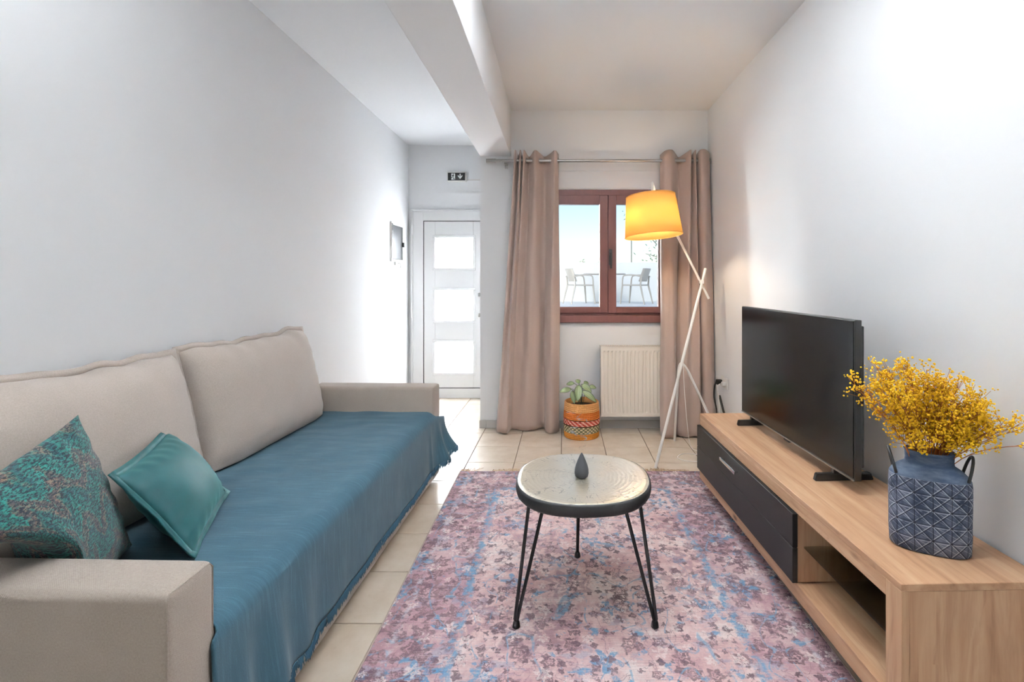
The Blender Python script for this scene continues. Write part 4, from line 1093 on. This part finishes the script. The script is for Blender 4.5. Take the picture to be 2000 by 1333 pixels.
# cord down the pole and over the floor
cord = catmull([LJ+Vector((0.015, -0.012, 0.06)), LJ+Vector((0.03, 0.02, -0.12)), LJ+Vector((0.07, 0.09, -0.42)), (1.02, 3.80, 0.02), (1.06, 3.72, 0.005), (1.10, 3.62, 0.005),
                (1.06, 3.52, 0.005), (0.92, 3.53, 0.005), (0.87, 3.60, 0.005), (0.95, 3.68, 0.005), (1.12, 3.63, 0.005), (1.20, 3.70, 0.005)], 7)
tube('cord', [p-LO for p in cord], 0.0028, MAT['lamp_white'], fl, 6)

# ================================================================== basket and plant
BX, BY = 0.203, 4.125
bk = empty('basket', (BX, BY, 0)); tag(bk, 'orange and red banded woven basket beside the left curtain', 'basket')
prof_ = []; nr = 19
for k in range(nr):
    z = 0.285*k/nr; r = 0.138+0.008*math.sin(PI*min(1, (z+0.03)/0.3))
    for q in range(5):
        t = q/5; prof_.append((r+0.0045*math.sin(PI*t), z+0.285/nr*t))
prof_ += [(0.140, 0.285), (0.134, 0.288), (0.129, 0.284), (0.129, 0.16)]
lathe('basket_wall', prof_, MAT['basket'], bk, 64, (0, 0, 0.001), True, None, 80)
pl = empty('potted_plant', (BX, BY, 0.16)); tag(pl, 'small plant with variegated green leaves growing in the woven basket', 'plant')
lathe('soil', [(0.125, 0.0015), (0.125, 0.085), (0.09, 0.094), (0.001, 0.099)], MAT['soil'], pl, 32, (0, 0, 0))
def leafmesh(L, Wd):
    n = 10; vts = []; fcs = []; uv = []
    for i in range(n+1):
        t = i/n; w_ = Wd*math.sin(PI*min(0.995, t*0.97+0.02))**0.75*(1-0.25*t)
        for k, s in enumerate((-1, -0.5, 0, 0.5, 1)):
            vts.append((s*w_/2, L*t, 0.10*L*math.sin(PI*t*0.9)-0.16*L*t*t-0.006*(1-abs(s))*1.0)); uv.append((0.5+s*0.5, t))
    for i in range(n):
        for k in range(4): a = i*5+k; fcs.append((a, a+1, a+6, a+5))
    me = bpy.data.meshes.new('leaf'); me.from_pydata(vts, [], fcs); me.update()
    for p in me.polygons: p.use_smooth = True
    ul = me.uv_layers.new(name='UVMap')
    for lpp in me.loops: ul.data[lpp.index].uv = uv[lpp.vertex_index]
    me.materials.append(MAT['leaf']); return me
PO = Vector((BX, BY, 0.16))
leaves = [((0.179, 4.085, 0.428), (0.166, 4.010, 0.315), 0.078), ((0.121, 4.075, 0.380), (0.143, 4.030, 0.290), 0.058), ((0.118, 4.09, 0.392), (0.022, 4.06, 0.380), 0.055),
          ((0.145, 4.15, 0.425), (0.075, 4.17, 0.418), 0.046), ((0.204, 4.10, 0.430), (0.280, 4.05, 0.378), 0.066), ((0.204, 4.06, 0.385), (0.320, 4.015, 0.308), 0.062),
          ((0.265, 4.15, 0.400), (0.330, 4.16, 0.388), 0.046), ((0.185, 4.17, 0.420), (0.165, 4.215, 0.452), 0.050), ((0.225, 4.16, 0.415), (0.265, 4.20, 0.430), 0.050)]
for (a, b, wd) in leaves:
    a = Vector(a)-PO; b = Vector(b)-PO; yv = (b-a).normalized()
    zv = Vector((0.1, -0.8, 0.6)); xv = yv.cross(zv).normalized(); zv = xv.cross(yv)
    o = bpy.data.objects.new('leaf', leafmesh((b-a).length, wd)); COL.objects.link(o); o.parent = pl
    mw = Matrix((xv, yv, zv)).transposed().to_4x4(); mw.translation = a; o.matrix_local = mw
    tube('leaf_stalk', bez((a.x*0.25, a.y*0.25, 0.095), (a.x*0.3, a.y*0.3, a.z*0.8), a-yv*0.03+Vector((0, 0, 0.005)), a+yv*0.01, 6), 0.0024, MAT['leaf'], pl, 5)

# ================================================================== wall socket and cables
so = empty('wall_socket', (XR, 3.885, 0.485)); tag(so, 'white double wall socket near the right curtain', 'socket')
box('socket_plate', -0.010, 0.0, -0.075, 0.075, -0.042, 0.042, MAT['plastic_white'], so, 0.003)
for yy in (-0.037, 0.037):
    lathe_o = lathe('socket_well', [(0.021, 0.0), (0.021, 0.003)], MAT['plastic_white'], so, 20); lathe_o.rotation_euler = (0, -PI/2, 0); lathe_o.location = (-0.0105, yy, 0)
pc = empty('power_cable', (XR-0.03, 3.92, 0.485)); tag(pc, 'black power cable with plug hanging from the wall socket', 'cable')
box('plug', -0.030, 0.014, -0.018, 0.018, -0.020, 0.020, MAT['black_plastic'], pc, 0.007)
tube('cable', catmull([(-0.028, 0, 0), (-0.042, 0.0, -0.03), (-0.040, 0.02, -0.12), (-0.020, 0.02, -0.24), (-0.03, 0.0, -0.38), (-0.03, -0.06, -0.475)], 6), 0.006, MAT['black_plastic'], pc, 8)
wc = empty('cable_cover', (XR, 3.80, 0.0)); tag(wc, 'dark cable sleeve slanting down the wall behind the cabinet', 'cable')
tube('sleeve', [(-0.03, 0.13, 0.375), (-0.028, 0.05, 0.28), (-0.028, -0.25, 0.02)], 0.009, MAT['black_plastic'], wc, 8)
wp = empty('white_cable', (XR-0.02, 3.85, 0.485)); tag(wp, 'white lead plugged into the wall socket', 'cable')
box('plug', -0.022, 0.008, -0.015, 0.015, -0.015, 0.015, MAT['plastic_white'], wp, 0.006)
tube('cable', catmull([(-0.02, 0, 0), (-0.034, 0.02, -0.01), (-0.034, 0.06, -0.05), (-0.02, 0.07, -0.12), (-0.02, 0.05, -0.30), (-0.03, 0.0, -0.478)], 6), 0.0035, MAT['plastic_white'], wp, 6)

# ================================================================== terrace outside
TZ = 0.765
struct(box('ground_outside', -14, 14, YD+0.28, 7.6, -0.12, -0.02, MAT['concrete']), 'pale paving outside the entrance')
struct(box('terrace', -14, 14, 7.6, 12.5, -0.1, TZ, MAT['concrete']), 'raised pale terrace outside the window')
struct(box('parapet', -14, 14, 12.2, 12.4, TZ, 1.724, MAT['concrete'], bev=0.01), 'white terrace parapet wall')
struct(box('porch_light_block', -0.66, -0.46, 5.70, 7.55, -0.1, 2.75, MAT['concrete']), 'unseen white wall added to keep porch light off the window')  # added out of view to stop the porch lamp shining through the window
def make_chair(loc, rz, label):
    c = empty('garden_chair', loc, rz); tag(c, label, 'chair', 'white terrace armchairs')
    P = MAT['chair_plastic']; s_ = 1.0
    # local +x is the facing direction
    box('seat', -0.22, 0.24, -0.24, 0.24, 0.40, 0.43, P, c, 0.012)
    nb = 10; vts = []; fcs = []
    for i in range(nb+1):
        t = i/nb
        for k in range(7):
            s = k/6*2-1; vts.append((-0.20-0.10*t+0.05*s*s, s*0.22*(1-0.05*t), 0.50+0.28*t))
    for i in range(nb):
        for k in range(6): a = i*7+k; fcs.append((a, a+1, a+8, a+7))
    b = mk('backrest', vts, fcs, P, c, None, True); md = b.modifiers.new('thickness', 'SOLIDIFY'); md.thickness = 0.02
    for s in (-1, 1):
        tube('leg', [(0.22, s*0.23, 0.41), (0.26, s*0.25, 0.0)], [0.022, 0.015], P, c, 8)
        tube('leg', [(-0.22, s*0.22, 0.60), (-0.20, s*0.23, 0.42), (-0.30, s*0.25, 0.0)], [0.018, 0.022, 0.015], P, c, 8)
        tube('armrest', catmull([(-0.24, s*0.23, 0.60), (-0.05, s*0.26, 0.635), (0.14, s*0.26, 0.63), (0.20, s*0.25, 0.58), (0.22, s*0.24, 0.42)], 5), 0.016, P, c, 8)
    return c
make_chair((0.50, 11.0, TZ), 0.35, 'white plastic terrace armchair seen through the left window pane')
make_chair((1.74, 11.0, TZ), PI-0.55, 'white plastic terrace armchair seen through the right window pane')
tb = empty('garden_table', (1.08, 11.35, TZ)); tag(tb, 'pale round terrace table between the two armchairs', 'table')
lathe('table_top', [(0.46, 0.0), (0.48, 0.012), (0.47, 0.028)], MAT['chair_plastic'], tb, 40, (0, 0, 0.645))
lathe('table_leg', [(0.22, 0.0), (0.20, 0.02), (0.035, 0.05), (0.03, 0.645)], MAT['chair_plastic'], tb, 20, (0, 0, 0.0))
pole = tube('pole', [(2.0, 13.4, 0.0), (2.0, 13.4, 2.42)], 0.018, MAT['steel'], None, 8, (2.0, 13.4, 0)); tag(pole, 'thin grey pole rising behind the terrace wall', 'pole')
struct(box('ground_far', -30, 30, 12.5, 60, -0.6, -0.5, MAT['concrete']), 'pale ground beyond the terrace')
def foliage(name, loc, branches, nleaf, spread, label, leafsize, seed, h0):
    rnd = random.Random(seed); t = empty(name, loc); tag(t, label, 'tree' if h0 > 1 else 'plant')
    bm = bmesh.new(); lv = []; lf = []
    for (dx, dz, dy) in branches:
        pts = bez((0, 0, 0.0), (0, 0, h0*0.7), (dx*0.4, dy*0.4, h0+dz*0.3), (dx, dy, h0+dz), 10); add_tube(bm, pts, [0.035*(1-0.085*i)+0.003 for i in range(11)], 5)
        for k in range(nleaf):
            p = pts[rnd.randint(5, 10)]+Vector((rnd.gauss(0, spread), rnd.gauss(0, spread), rnd.gauss(0, spread*0.8)))
            a = Vector((rnd.uniform(-1, 1), rnd.uniform(-1, 1), rnd.uniform(-1, 1))).normalized(); b = a.orthogonal().normalized()
            o_ = len(lv); lv += [p-a*leafsize, p+b*leafsize*0.4, p+a*leafsize, p-b*leafsize*0.4]; lf.append((o_, o_+1, o_+2, o_+3))
    mk_bm('trunk', bm, MAT['trunk'], t); o = mk('leaves', lv, lf, MAT['tree_leaf'], t); o['kind'] = 'stuff'
foliage('tree', (4.1, 15.2, -0.5), [(-1.4, 0.2, 0), (-1.0, 0.55, 0.2), (-0.5, 0.9, 0), (0.1, 1.0, 0.2), (-1.2, -0.1, 0.1), (0.4, 0.4, 0), (-0.6, 0.3, -0.1), (-1.75, 1.1, 0), (-1.9, 1.5, 0.1)], 34, 0.17, 'sparse tree with small leaves beyond the terrace wall', 0.06, 3, 2.4)
foliage('shrub', (0.85, 13.2, -0.5), [(-0.18, 0.1, 0), (0.12, 0.06, 0), (0.3, 0.08, 0)], 7, 0.03, 'low plant tips just above the parapet', 0.045, 6, 2.2)
